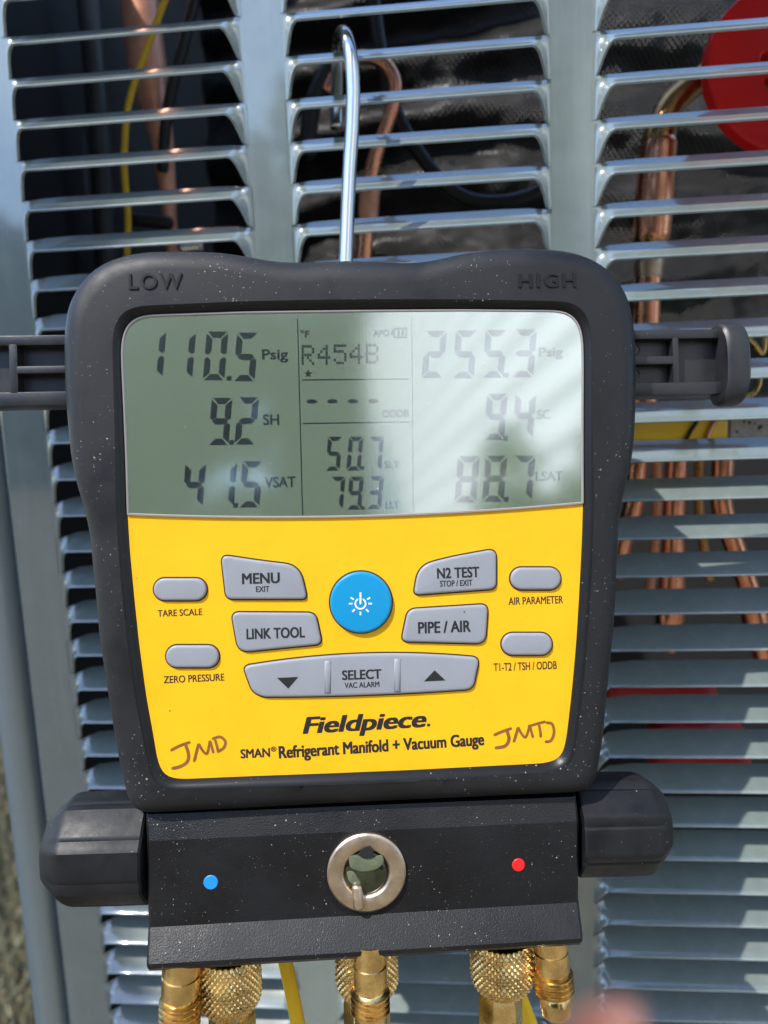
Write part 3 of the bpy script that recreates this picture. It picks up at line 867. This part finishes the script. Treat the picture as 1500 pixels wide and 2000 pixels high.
for x0, ya, yb in ((640, 1291, 1354), (776, 1287, 1351)):
    p = [gp(x0 - 6, ya, BH), gp(x0 + 6, ya, BH), gp(x0 + 6, yb, BH), gp(x0 - 6, yb, BH)]
    V, Fc = rings_mesh([[Vector((*q, BH - 0.0004)) for q in p], [Vector((*q, BH + 0.0001)) for q in p], [Vector((*q, BH + 0.00045)) for q in offset_poly(p, 0.0005)]], True, False, True)
    build('ridge', V, Fc, MAT['button'], bar)
lettering('lettering', 'SELECT', 668, 1308, 745, 1327, BT, MAT['ink'], bar, 0.018)
lettering('lettering', 'VAC ALARM', 673, 1332, 741, 1343, BT, MAT['ink'], bar, 0.012)
poly_print('down_arrow', [[gp(541, 1324, BT), gp(583, 1322, BT), gp(563, 1345, BT)]], BT, MAT['ink'], bar)
poly_print('up_arrow', [[gp(828, 1331, BT), gp(870, 1329, BT), gp(849, 1309, BT)]], BT, MAT['ink'], bar)
pw = button('power_button', [(705 + 60 * math.cos(a), 1176 + 59.5 * math.sin(a)) for a in [2 * math.pi * k / 64 for k in range(64)]], MAT['blue'], 0.0016)
PT = 0.0016 + 0.00006
def arc_ring(cx, cy, r0, r1, a0, a1, n=28):
    A = [R(a0 + (a1 - a0) * k / n) for k in range(n + 1)]
    return [[gp(cx + r * math.cos(t), cy + r * math.sin(t), PT) for t, r in ((A[k], r0), (A[k], r1), (A[k + 1], r1), (A[k + 1], r0))] for k in range(n)]
icon = arc_ring(704, 1179, 8.6, 11.6, -62, 242)
def bar_px(x0, y0, x1, y1, t):
    d = Vector((x1 - x0, y1 - y0)).normalized(); n = Vector((-d.y, d.x)) * t / 2
    return [gp(x0 + n.x, y0 + n.y, PT), gp(x1 + n.x, y1 + n.y, PT), gp(x1 - n.x, y1 - n.y, PT), gp(x0 - n.x, y0 - n.y, PT)]
icon.append(bar_px(704, 1157, 704, 1180, 3.4))
for a in (-32, 0, 45, 90, 135, 180, 212):
    c, s = math.cos(R(a)), math.sin(R(a))
    icon.append(bar_px(704 + 15.5 * c, 1179 + 15.5 * s, 704 + 22.5 * c, 1179 + 22.5 * s, 3))
poly_print('power_symbol', icon, PT, MAT['white'], pw)

FT = 0.00007
for body, x0, y0, x1, y1, rot in (('TARE SCALE', 309, 1190, 394, 1203, 0.3), ('ZERO PRESSURE', 321, 1318, 437, 1332, 0.5), ('AIR PARAMETER', 992, 1165, 1101, 1180, 0.0), ('T1-T2 / TSH / ODDB', 963, 1293, 1089, 1309, 0.0)):
    lettering('lettering', body, x0, y0, x1, y1, FT, MAT['ink'], face, 0.010, rot=rot)
lettering('brand_lettering', 'Fieldpiece', 591, 1394, 834, 1437, FT, MAT['ink'], face, bold=0.019, shear=0.22, spacing=0.98, rot=0.9)
lettering('brand_mark', '.', 834, 1413, 840, 1419, FT, MAT['ink'], face)
lettering('lettering', 'SMAN', 470, 1462, 527, 1480, FT, MAT['ink'], face, 0.018, rot=0.8)
lettering('lettering', '\u00ae', 529, 1458, 540, 1468, FT, MAT['ink'], face)
lettering('lettering', 'Refrigerant Manifold + Vacuum Gauge', 545, 1444, 948, 1476, FT, MAT['ink'], face, 0.022, rot=1.3)
# marker initials
def strokes(name, L_):
    V, Fc = [], []
    for pts, hw in L_:
        C = spline([(x, y, 0) for x, y in pts], 6)
        rings = []
        for i, c in enumerate(C):
            d = (C[min(i + 1, len(C) - 1)] - C[max(i - 1, 0)]).normalized(); n = Vector((-d.y, d.x, 0)) * hw * 0.72 * (1 if 0 < i < len(C) - 1 else 0.55)
            rings.append((c + n, c - n))
        b = len(V)
        hgt = FT + 0.00001 * len(Fc) / 60
        for p, q in rings: V += [(*gp(p.x, p.y), hgt), (*gp(q.x, q.y), hgt)]
        Fc += [(b + 2 * i, b + 2 * i + 1, b + 2 * i + 3, b + 2 * i + 2) for i in range(len(rings) - 1)]
    build(name, V, Fc, MAT['marker'], face, smooth=False)
strokes('marker_initials', [([(333, 1466), (350, 1457), (372, 1449)], 4), ([(362, 1453), (368, 1472), (366, 1487), (352, 1497), (335, 1501)], 4.5), ([(379, 1488), (384, 1468), (388, 1452)], 4), ([(388, 1452), (396, 1466), (404, 1472), (408, 1458), (410, 1446)], 3.5), ([(410, 1446), (414, 1460), (417, 1471)], 3.5), ([(420, 1444), (424, 1458), (426, 1468)], 3.5), ([(414, 1443), (430, 1439), (440, 1448), (437, 1460), (424, 1469)], 3.8)])
strokes('marker_initials', [([(964, 1436), (980, 1429), (1000, 1422)], 4), ([(990, 1426), (994, 1444), (986, 1457), (966, 1461)], 4.5), ([(1003, 1450), (1008, 1434), (1012, 1420)], 4), ([(1012, 1420), (1018, 1432), (1026, 1440), (1032, 1426), (1034, 1415)], 3.5), ([(1034, 1415), (1038, 1430), (1041, 1441)], 3.5), ([(1034, 1418), (1050, 1413), (1066, 1409)], 3.5), ([(1052, 1413), (1055, 1428), (1056, 1440)], 3.5), ([(1066, 1411), (1078, 1414), (1082, 1430), (1076, 1446), (1064, 1449)], 3.8)])
# letters pressed into the rubber frame
def raised(name, body, x0, y0, x1, y1, w, spacing=1.25):
    V0, F0 = text_geo(body, 0.012, 0.0, spacing)
    lo, hi = V0.min(0), V0.max(0)
    c = G((x0 + x1) / 2, (y0 + y1) / 2, w)
    P_ = [Vector((c.x + (v[0] - (lo[0] + hi[0]) / 2) * (x1 - x0) * PXG / (hi[0] - lo[0]), c.y + (v[1] - (lo[1] + hi[1]) / 2) * (y1 - y0) * PXG / (hi[1] - lo[1]), w)) for v in V0]
    me = bpy.data.meshes.new(name); me.from_pydata([p[:] for p in P_], [], F0)
    bm = bmesh.new(); bm.from_mesh(me)
    bmesh.ops.remove_doubles(bm, verts=bm.verts, dist=1e-7)
    r = bmesh.ops.extrude_face_region(bm, geom=bm.faces[:])
    bmesh.ops.translate(bm, verts=[g for g in r['geom'] if isinstance(g, bmesh.types.BMVert)], vec=(0, 0, 0.00055))
    bmesh.ops.recalc_face_normals(bm, faces=bm.faces)
    bm.to_mesh(me); bm.free()
    return link(name, me, hous, MAT['emboss'], smooth=False)
raised('lettering', 'LOW', 254, 535, 355, 565, FB - 0.0001, 1.2)
raised('lettering', 'HIGH', 1012, 534, 1125, 562, FB - 0.0001, 1.2)

# ---- manifold block under the frame: a bent front with chamfer, flat and flare
def block():
    L_ = [(283, 1588, -0.006), (283, 1591, -0.0035), (284.5, 1643, -0.001), (288, 1812, -0.001), (287.5, 1816, -0.0006), (283.5, 1884, 0.0048), (284, 1893, 0.0046), (286, 1897, 0.0030)]
    R_ = [(1127, 1553, -0.006), (1127, 1556, -0.0035), (1133, 1604, -0.001), (1132, 1762, -0.001), (1133, 1766, -0.0006), (1141, 1833, 0.0048), (1141, 1841, 0.0046), (1138, 1845, 0.0030)]
    rows = []
    for l, r in zip(L_, R_):
        a, b = G(l[0], l[1], l[2]), G(r[0], r[1], r[2])
        h = (b.x - a.x) / 2 * 0.5 + (b.x - a.x) / 4
        v = (a.y + b.y) / 2
        tl = (b.y - a.y)
        xs = [-1, -0.995, -0.985] + [-0.985 + 1.97 * k / 20 for k in range(1, 20)] + [0.985, 0.995, 1]
        mx, hw = (a.x + b.x) / 2, (b.x - a.x) / 2
        row = []
        for s in xs:
            e = max(0, (abs(s) - 0.98) / 0.02)
            row.append(Vector((mx + hw * s, v + tl * s / 2, l[2] - 0.0016 * e * e)))
        rows.append(row)
    n = len(rows[0])
    back = [[Vector((p.x, p.y, -0.034)) for p in (r[0], r[-1])] for r in rows]
    V = [p for r in rows for p in r]; Fc = []
    for i in range(len(rows) - 1):
        for j in range(n - 1): Fc.append((i * n + j, i * n + j + 1, (i + 1) * n + j + 1, (i + 1) * n + j))
    b0 = len(V)
    V += [p for r in back for p in r]
    for i in range(len(rows) - 1):
        Fc.append((i * n, (i + 1) * n, b0 + 2 * (i + 1), b0 + 2 * i)); Fc.append((i * n + n - 1, b0 + 2 * i + 1, b0 + 2 * (i + 1) + 1, (i + 1) * n + n - 1))
        Fc.append((b0 + 2 * i, b0 + 2 * (i + 1), b0 + 2 * (i + 1) + 1, b0 + 2 * i + 1))
    Fc.append(tuple(range(n)) + (b0 + 1, b0)); k = (len(rows) - 1)
    Fc.append(tuple(k * n + j for j in range(n)) + (b0 + 2 * k + 1, b0 + 2 * k))
    return build('manifold_block', V, Fc, MAT['block'], gauge, sharp=14)
blk = block()
BWF = -0.001
def disc_px(name, cx, cy, r, w0, w1, m, parent, n=32, bev=0.0002):
    c = G(cx, cy, w1); rr = r * PXG
    rg = [[Vector((c.x + q * math.cos(a), c.y + q * math.sin(a), h)) for a in [2 * math.pi * k / n for k in range(n)]] for q, h in ((rr, w0), (rr, w1 - bev), (rr - bev, w1))]
    V, Fc = rings_mesh(rg, True, True, True)
    return build(name, V, Fc, m, parent, sharp=40)
disc_px('blue_dot', 411.5, 1724, 14, BWF - 0.001, BWF + 0.00025, MAT['bluedot'], blk)
disc_px('red_dot', 1013, 1690, 12.8, BWF - 0.001, BWF + 0.00025, MAT['reddot'], blk)
# sight glass: bright ring with a chamfered mouth, a domed glass and an indicator inside
def lathe_z(name, cx, cy, w, prof, m, parent, n=64):
    c = G(cx, cy, w)
    rg = [[Vector((c.x + r * math.cos(a), c.y + r * math.sin(a), w + h)) for a in [2 * math.pi * k / n for k in range(n)]] for r, h in prof]
    V, Fc = rings_mesh(rg)
    return build(name, V, Fc, m, parent, sharp=35)
k_ = PXG
sight = lathe_z('sight_ring', 716, 1706, BWF + 0.0016, [(77 * k_, -0.003), (77 * k_, -0.0004), (74 * k_, 0.0), (73 * k_, 0.0001), (49 * k_, 0.0001), (46 * k_, -0.0002), (43 * k_, -0.0010), (42.5 * k_, -0.003)], MAT['nickel'], gauge)
lathe_z('sight_recess', 715, 1710, BWF, [(83 * k_, 0.00008), (80 * k_, 0.00012), (76 * k_, 0.00010)], MAT['rubber_bevel'], sight)
c = G(714, 1706, 0)
rg = []
for j in range(9):
    a = j / 8 * math.pi / 2 * 0.98
    rg.append([Vector((c.x + 42.4 * k_ * math.cos(a) * math.cos(t), c.y + 42.4 * k_ * math.cos(a) * math.sin(t), BWF + 0.0002 + 0.0012 * math.sin(a))) for t in [2 * math.pi * q / 40 for q in range(40)]])
V, Fc = rings_mesh(rg, True, False, True)
build('sight_glass', V, Fc, MAT['glass'], sight)
# indicator tongue and the slot pin at the ring's foot
p = [gp(*q, 0) for q in rounded([(680, 1672), (697, 1668), (712, 1676), (730, 1672), (747, 1668), (751, 1682), (740, 1694), (722, 1700), (704, 1701), (684, 1694)], 6)]
slab('indicator', p, BWF + 0.0012, BWF + 0.0017, MAT['float_'], sight, bev=0.0002)
p = [gp(*q, 0) for q in rounded([(676, 1702), (690, 1700), (698, 1712), (706, 1726), (696, 1731), (682, 1722)], 6)]
slab('indicator', p, BWF + 0.0008, BWF + 0.0014, MAT['float_'], sight, bev=0.0002)
p = [gp(*q, 0) for q in rounded([(712, 1652), (724, 1650), (732, 1668), (722, 1674), (706, 1672), (700, 1664)], 5)]
slab('indicator_mark', p, BWF + 0.0012, BWF + 0.0021, MAT['ink'], sight)
q0, q1 = G(697, 1733, 0.0008), G(701, 1769, 0.0008)
V, Fc = tube_geo([q0, (q0 + q1) / 2 + Vector((0, 0, 0.0002)), q1], [10 * k_, 11.5 * k_, 11.5 * k_], 16)
build('slot_pin', V, Fc, MAT['nickel'], sight, sharp=50)

# ---- knobs left and right: fluted, with a rounded outer end
def knob(sx, x_in, x_out, ycen_in, ycen_out, half, w, phase):
    a, b = G(x_in, ycen_in, w), G(x_out, ycen_out, w)
    r = half * PXG * (1 - w / 0.24)
    ax = (b - a); ln = ax.length; ax.normalize()
    e1 = Vector((0, 0, 1)); e2 = ax.cross(e1).normalized(); e1 = e2.cross(ax).normalized()
    n = 120
    prof = [(0, 0.96), (0.02, 1.0), (0.50, 1.0), (0.74, 0.99), (0.79, 0.965), (0.84, 0.90), (0.895, 0.80), (0.94, 0.72), (0.975, 0.64), (0.99, 0.56), (1.0, 0.42), (1.003, 0.2)]
    rg = []
    for t, f in prof:
        ring = []
        for k in range(n):
            A = 2 * math.pi * k / n
            ph = ((A + phase) / (2 * math.pi) * 8) % 1.0
            flat = math.cos(math.pi / 8) / math.cos((ph - 0.5) * 2 * math.pi / 8)      # octagon
            flat = 0.22 + 0.78 * min(flat, 1 / math.cos(math.pi / 8) * 0.955)
            groove = 0.028 * math.exp(-(((ph - 0.5) * 8 - 2.4) / 0.30) ** 2) * min(1, (1 - t) * 5) + 0.016 / (1 + math.exp(-((ph * 8) - 6.4) * 4)) * min(1, (1 - t) * 5)
            rr = r * f * (flat - groove * (1 if f > 0.8 else 0.5)) * 1.035
            ring.append(a + ax * ln * t + (e2 * math.cos(A) + e1 * math.sin(A)) * rr)
        rg.append(ring)
    V, Fc = rings_mesh(rg, True, True, True)
    return build('valve_knob', V, Fc, MAT['knob'], gauge, sharp=28)
knob(-1, 300, 98, 1652, 1658, 100, -0.016, 0.35)
knob(1, 1115, 1294, 1608, 1604, 95, -0.016, 0.30)

# ---- cross bar behind the gauge: ribbed bracket arms, the right one ending in a flange
def bracket(rails, floor, w, name='side_bracket'):
    """rails: pixel rectangles standing proud; floor: pixel rectangle of the pocket bottom"""
    f0 = G(floor[0], floor[1], w - 0.004); f1 = G(floor[2], floor[3], w - 0.004)
    V, Fc = box_geo((f0.x, f1.y, w - 0.012), (f1.x, f0.y, w - 0.0045))
    root = build(name, V, Fc, MAT['arm'], gauge, smooth=False)
    for x0, y0, x1, y1 in rails:
        a, b = G(x0, y0, w), G(x1, y1, w)
        bevel_box('rib', (a.x, b.y, w - 0.011), (b.x, a.y, w), MAT['arm'], root, 0.0006, 2)
    return root
AW = -0.012
ra = bracket([(1180, 645, 1418, 660), (1180, 749, 1418, 769), (1313, 658, 1328, 752), (1180, 697, 1316, 711)], (1175, 650, 1420, 765), AW)
for cy in (683, 731):
    c = G(1240, cy, AW - 0.0045)
    rg = [[Vector((c.x + q * PXG * math.cos(a), c.y + q * PXG * math.sin(a), AW - 0.0045 + h)) for a in [2 * math.pi * k / 24 for k in range(24)]] for q, h in ((11, -0.001), (11, 0.00025), (9.5, 0.00025), (9.5, 0.00005))]
    V, Fc = rings_mesh(rg); build('pin_mark', V, Fc, MAT['arm'], ra)
la = bracket([(-60, 656, 150, 673), (-60, 767, 150, 791), (16, 670, 36, 770), (30, 715, 150, 728)], (-60, 660, 150, 788), AW)
# flange: a thick lens-shaped plate across the end of the arm
def flange(x0, x1, yt, yb, parent, w):
    a, b = G(x0, yt, w), G(x1, yb, w)
    hz = 0.0078; cy = (a.y + b.y) / 2; hy = (a.y - b.y) / 2
    rg = []
    for x, f in ((a.x, 0.90), (a.x + 0.0008, 0.97), (a.x + 0.002, 1.0), (b.x - 0.0012, 1.0), (b.x - 0.0003, 0.97), (b.x, 0.93)):
        ring = []
        for k in range(64):
            t = 2 * math.pi * k / 64
            ring.append(Vector((x + 0.0012 * (1 - abs(math.sin(t)) ** 3) , cy + hy * f * (abs(math.sin(t)) ** 0.72) * (1 if math.sin(t) > 0 else -1), w - 0.006 + hz * f * (abs(math.cos(t)) ** 0.72) * (1 if math.cos(t) > 0 else -1))))
        rg.append(ring)
    V, Fc = rings_mesh(rg, True, True, True)
    return build('flange', V, Fc, MAT['arm'], parent, sharp=45)
flange(1410, 1458, 624, 788, ra, -0.009)

# ---- chrome hanging hook through the louvres
def w2g(p): return GM.inverted() @ Vector(p)
hk = []
for px, py, Y in ((674, 540, -0.040), (676, 500, -0.038), (679, 420, -0.034), (683, 330, -0.030), (688, 250, -0.028), (690, 180, -0.027), (687, 125, -0.026), (681, 88, -0.022), (675, 68, -0.014), (668, 64, -0.002), (662, 78, 0.008), (659, 110, 0.014), (658, 160, 0.016), (657, 215, 0.016), (657, 246, 0.015)):
    hk.append(w2g(W(px, py, Y)))
V, Fc = tube_geo(hk, [0.0028] * len(hk), 24, 8)
build('hook', V, Fc, MAT['chrome'], gauge, sharp=60)

# ---- brass ports under the block
def local_axis(p0, p1, w0, w1=None):
    return G(*p0, w0), G(*p1, w1 if w1 is not None else w0)
def lathe_axis(a, b, prof, n=40, fn=None):
    ax = (b - a); ln = ax.length; ax.normalize()
    e1 = Vector((0, 0, 1)); e2 = ax.cross(e1).normalized(); e1 = e2.cross(ax).normalized()
    rg = []
    for t, r in prof:
        rg.append([a + ax * (ln * t) + (e2 * math.cos(A) + e1 * math.sin(A)) * (r if fn is None else fn(t, A, r)) for A in [2 * math.pi * k / n for k in range(n)]])
    return rings_mesh(rg, True, True, True)
def flare(p0, p1, half, marks, w, tmin=0.0):
    """flare fitting: neck with groove, then helical-looking thread; marks in pixels along its length"""
    a, b = local_axis(p0, p1, w)
    L_ = (b - a).length; k = PXG * (1 - w / 0.24)
    neck, thr0, thr1, end, hn, ht, he = marks
    pr = [(0, hn)]
    def add(px, h): pr.append((px, h))
    for px, h in ((neck * .48, hn), (neck * .50, hn * .93), (neck * .54, hn * .93), (neck * .56, hn), (neck, hn), (neck + 3, hn * .86), (thr0 - 2, hn * .86)): add(px, h)
    x = thr0
    while x < thr1:
        for dx, h in ((0, ht * .76), (3.4, ht), (5.0, ht), (8.4, ht * .76), (9.8, ht * .74)): add(x + dx, h)
        x += 11
    add(thr1 + 3, he); add(end - 3, he); add(end, he * .92)
    V, Fc = lathe_axis(a, b, [(px * k / L_, h * k) for px, h in pr], 40)
    return build('flare_port', V, Fc, MAT['brass'], gauge, sharp=50)
def knurl(cx, cy0, cy1, half, w, hexhalf, hx, hy1):
    a, b = G(cx, cy0, w), G(cx + 3, cy1, w)
    k = PXG * (1 - w / 0.24)
    NA = 132
    prof = []
    for i in range(49):
        t = i / 48
        prof.append((t, half * k * (0.80 + 0.20 * math.sin(math.pi * min(1, 0.22 + t * 0.55))) * (1 if t < 0.72 else math.sqrt(max(0.02, 1 - ((t - 0.72) / 0.28 * 0.78) ** 2)))))
    NK, NV = 33, 8.5
    def fn(t, A, r):
        u, v = A / (2 * math.pi) * NK, t * NV
        d1, d2 = abs(((u + v) % 1) * 2 - 1), abs(((u - v) % 1) * 2 - 1)
        return r * (1 - 0.085 * (1 - min(d1, d2)) ** 0.9 + 0.02)
    V, Fc = lathe_axis(a, b, prof, NA, fn)
    o = build('knurled_nut', V, Fc, MAT['brass'], gauge, sharp=30)
    h0, h1 = G(hx, cy1 - 8, w), G(hx + 3, hy1, w)
    V, Fc = lathe_axis(h0, h1, [(0, hexhalf * k * .9), (0.06, hexhalf * k * 1.02), (0.12, hexhalf * k * 1.08), (1, hexhalf * k * 1.08)], 6)
    build('hex_body', V, Fc, MAT['brass'], o, sharp=20)
knurl(447, 1860, 1974, 62, -0.012, 42, 453, 2110)
knurl(715, 1840, 1944, 62, -0.014, 42, 716, 2110)
knurl(979, 1830, 1936, 63, -0.012, 40, 977, 2110)
flare((355, 1860), (349, 2040), 35, (80, 88, 180, 200, 36, 40, 34), -0.002)
flare((722, 1838), (724, 2040), 32, (82, 96, 130, 210, 33, 38.5, 32.5), 0.000)
flare((1072, 1812), (1088, 1983), 33, (82, 86, 128, 170, 34, 39, 31), -0.004)
# collar stubs that join the ports to the block
# ---- yellow hoses behind the ports (separate things)
def px_tube_g(name, pts, half, ws, m, label, cat, group):
    P3 = [GM @ G(x, y, w) for (x, y), w in zip(pts, ws)]
    o = tube(name, P3, [half / depth_px(q) for q in P3], m)
    return tag(o, label, cat, group)
px_tube_g('yellow_hose', [(548, 1840), (562, 1900), (582, 2000), (600, 2120)], 14, [-0.030] * 4, MAT['yhose'], 'yellow hose slanting down left of the middle brass port', 'hose', 'yellow hoses under the gauge')
px_tube_g('yellow_hose', [(990, 1860), (1012, 1935), (1036, 2000), (1080, 2120)], 14, [-0.034] * 4, MAT['yhose'], 'yellow hose behind the right knurled brass nut', 'hose', 'yellow hoses under the gauge')

# ================================================================== FINGER near the lens
def finger():
    def cp(px, py, d): return CAM + ray(px, py) * d
    pts = [cp(1222, 2118, 0.046), cp(1236, 2176, 0.047), cp(1275, 2330, 0.050), cp(1340, 2560, 0.056), cp(1420, 2860, 0.062), cp(1500, 3050, 0.07)]
    V, Fc = tube_geo(pts, [0.0026, 0.0045, 0.0056, 0.0068, 0.0078, 0.0095], 24, 8)
    o = build('person', V, Fc, MAT['skin'])
    tag(o, 'blurred fingertip poking up into the bottom edge of the view', 'person')
    c = cp(1228, 2150, 0.0478)
    ax = (pts[0] - pts[1]).normalized(); n = (Fv - ax * Fv.dot(ax)).normalized(); s = ax.cross(n)
    Vn, n1, n2 = [], 9, 9
    for i in range(n1):
        for j in range(n2):
            a, b = (i / (n1 - 1) - 0.5) * 2, (j / (n2 - 1) - 0.5) * 2
            Vn.append(c + ax * b * 0.0040 + s * math.sin(a * 0.85) * 0.0034 + n * (math.cos(a * 0.85) * 0.0038 + 0.0008 - 0.0006 * b * b))
    Fn = [(i * n2 + j, i * n2 + j + 1, (i + 1) * n2 + j + 1, (i + 1) * n2 + j) for i in range(n1 - 1) for j in range(n2 - 1)]
    build('fingernail', Vn, Fn, MAT['nail'], o)
finger()

# ================================================================== THE YARD
V, Fc = [], []
n = 40
for j in range(n + 1):
    for i in range(n + 1):
        f = lambda k: (abs(k / n * 2 - 1) ** 3) * (1 if k / n > 0.5 else -1) * 120
        x, y = f(i), f(j)
        V.append((x, y, 0.012 * noise.noise(Vector((x, y, 0)))))
Fc = [(j * (n + 1) + i, j * (n + 1) + i + 1, (j + 1) * (n + 1) + i + 1, (j + 1) * (n + 1) + i) for j in range(n) for i in range(n)]
structure(build('ground', V, Fc, MAT['soil']))
tag(bevel_box('concrete_pad', (XL - 0.04, -0.05, -0.05), (0.55, 0.68, 0.055), MAT['slab'], None, 0.006), 'concrete pad under the grey cabinet', 'pad')

def grass():
    V, Fc = [], []
    rnd = random.Random(3)
    for _ in range(26000):
        x, y = rnd.uniform(-1.7, -0.30), rnd.uniform(-0.25, 1.5)
        h = rnd.uniform(0.03, 0.085); a = rnd.uniform(0, 6.28); w = rnd.uniform(0.0015, 0.003)
        lx, ly = rnd.gauss(0, 0.025), rnd.gauss(0, 0.025)
        dx, dy = w * math.cos(a), w * math.sin(a)
        b = len(V)
        V += [(x - dx, y - dy, 0.0), (x + dx, y + dy, 0.0), (x + lx * .4 + dx * .7, y + ly * .4 + dy * .7, h * .6), (x + lx * .4 - dx * .7, y + ly * .4 - dy * .7, h * .6), (x + lx, y + ly, h)]
        Fc += [(b, b + 1, b + 2, b + 3), (b + 3, b + 2, b + 4)]
    me = bpy.data.meshes.new('grass'); me.from_pydata(V, [], Fc)
    o = link('grass', me, None, MAT['grass'], smooth=False)
    tag(o, 'dry green lawn grass beside the cabinet corner', 'grass', kind='stuff')
grass()

def leaf_cloud(name, centre, radii, count, size, m, parent, seed):
    rnd = random.Random(seed)
    V, Fc = [], []
    lumps = [(Vector((rnd.gauss(0, .42), rnd.gauss(0, .42), rnd.gauss(0, .40))), rnd.uniform(.38, .62)) for _ in range(16)]
    for _ in range(count):
        lc, lr = rnd.choice(lumps)
        d = Vector((rnd.gauss(0, 1), rnd.gauss(0, 1), rnd.gauss(0, 1))).normalized() * lr * rnd.uniform(.55, 1.0)
        q = lc + d
        p = Vector((q.x * radii[0], q.y * radii[1], q.z * radii[2])) + Vector(centre)
        s = size * rnd.uniform(.6, 1.3)
        ax = Vector((rnd.gauss(0, 1), rnd.gauss(0, 1), rnd.gauss(-.3, .7))).normalized(); bx = ax.orthogonal().normalized()
        bx.rotate(Matrix.Rotation(rnd.uniform(0, 6.28), 3, ax))
        b = len(V)
        V += [p - ax * s, p + bx * s * .42, p + ax * s, p - bx * s * .42]
        Fc.append((b, b + 1, b + 2, b + 3))
    me = bpy.data.meshes.new(name); me.from_pydata([v[:] for v in V], [], Fc)
    return link(name, me, parent, m, smooth=False)
def tree(x, y, h, rad, count, size, m, label, seed, crown_z=None, trunk_r=0.05, ry=None):
    t = empty('garden_tree', (x, y, 0), label, 'tree', 'garden trees behind the viewer')
    cz = crown_z or h - rad
    V, Fc = tube_geo([(0, 0, -0.05), (0.03, 0.02, cz * .4), (-0.02, 0.03, cz * .8), (0, 0, cz + rad * .3)], [trunk_r * 1.3, trunk_r, trunk_r * .8, trunk_r * .3], 10)
    build('trunk', V, Fc, MAT['bark'], t)
    leaf_cloud('crown', (0, 0, cz), (rad, ry or rad, rad * 0.95), count, size, m, t, seed)
for k, (x, y, h, rad) in enumerate(((-3.2, -9.3, 3.9, 1.7), (-0.7, -9.6, 5.3, 1.7), (1.3, -10.4, 5.0, 1.5), (-6.0, -9.0, 3.3, 1.6), (-8.5, -5.0, 3.6, 1.7), (2.4, -12.5, 4.4, 2.0))):
    tree(x, y, h, rad, 5200, 0.16, MAT['leaf_dark'], ('round dark tree across the lawn, second from the row\'s left end', 'round dark tree in the middle of the row across the lawn', 'narrow dark tree across the lawn next to the pale house', 'tallest dark tree of the row across the lawn', 'dark tree standing alone at the side of the lawn', 'farthest dark tree, half behind the pale house')[k], 20 + k, crown_z=h - rad * 1.0, trunk_r=0.12)

tr = SUN / SUN.z  # tree added along the sun's path, out of view, to shade the left side
cz = 2.55
base = Vector((-0.46, 0.0, CAM_Z + 0.05)) + tr * (cz - CAM_Z - 0.05)
tree(base.x, base.y, cz + 0.5, 0.20, 5000, 0.04, MAT['leaf'], 'small round tree added out of view to shade the left louvers', 11, crown_z=cz)
hedge = empty('sky_gap_hedge', (-3.0, -12.0, 0), 'long dark hedge added behind the trees to close gaps of reflected sky', 'hedge')  # added to hide bright sky gaps mirrored in the screen
for k in range(7):
    leaf_cloud('foliage', (-5.0 + 2.0 * k, -1.0, 1.35), (1.5, 0.6, 1.6), 5200, 0.16, MAT['leaf_dark'], hedge, 160 + k)
    leaf_cloud('foliage', (-6.0 + 2.0 * k, 0, 1.55), (1.4, 0.6, 1.75), 5200, 0.15, MAT['leaf_dark'], hedge, 60 + k)
# pale house with lap siding, standing to the right and behind the viewer
house = empty('pale_house', (1.35, -4.0, 0), 'pale house with lap siding along the lawn', 'house')
HX, HY0, HY1, HH = 0.0, -3.6, 2.95, 4.6
bevel_box('wall', (0.02, HY0, 0), (4.0, HY1, HH), MAT['siding'], house, 0)
zz = 0.3
bm_me = None
while zz < HH - 0.05:
    if bm_me is None:
        V = [(0.018, HY0, 0), (0.018, HY1, 0), (-0.024, HY1, 0.002), (-0.024, HY0, 0.002), (0.004, HY1, 0.225), (0.004, HY0, 0.225), (0.018, HY1, 0.225), (0.018, HY0, 0.225)]
        Fc = [(0, 1, 2, 3), (3, 2, 4, 5), (5, 4, 6, 7), (0, 3, 5, 7), (1, 6, 4, 2)]
        o = build('siding_board', V, Fc, MAT['siding'], house, smooth=False); bm_me = o
    else:
        o = bm_me.copy(); COL.objects.link(o); o.parent = house
    o.location = (0, 0, zz)
    zz += 0.215
bevel_box('foundation', (-0.02, HY0, 0), (0.0195, HY1, 0.295), MAT['slab'], house, 0)
bevel_box('corner_board', (-0.03, HY1 + 0.001, 0.3), (0.12, HY1 + 0.03, HH), MAT['trimw'], house, 0)
bevel_box('corner_board', (-0.03, HY0 - 0.03, 0.3), (0.12, HY0 - 0.001, HH), MAT['trimw'], house, 0)
bevel_box('roof', (-0.45, HY0 - 0.3, HH + 0.001), (4.3, HY1 + 0.3, HH + 0.25), MAT['roof'], house, 0.02)
bush = empty('round_shrub', (1.08, -2.35, 0), 'low green shrub at the foot of the pale house', 'shrub')
leaf_cloud('foliage', (0, 0, 0.72), (0.22, 0.42, 0.58), 4500, 0.05, MAT['leaf'], bush, 77)
V, Fc = tube_geo([(0, 0, -0.03), (0, 0, 0.5)], [0.03, 0.015], 8)
build('stem', V, Fc, MAT['bark'], bush)
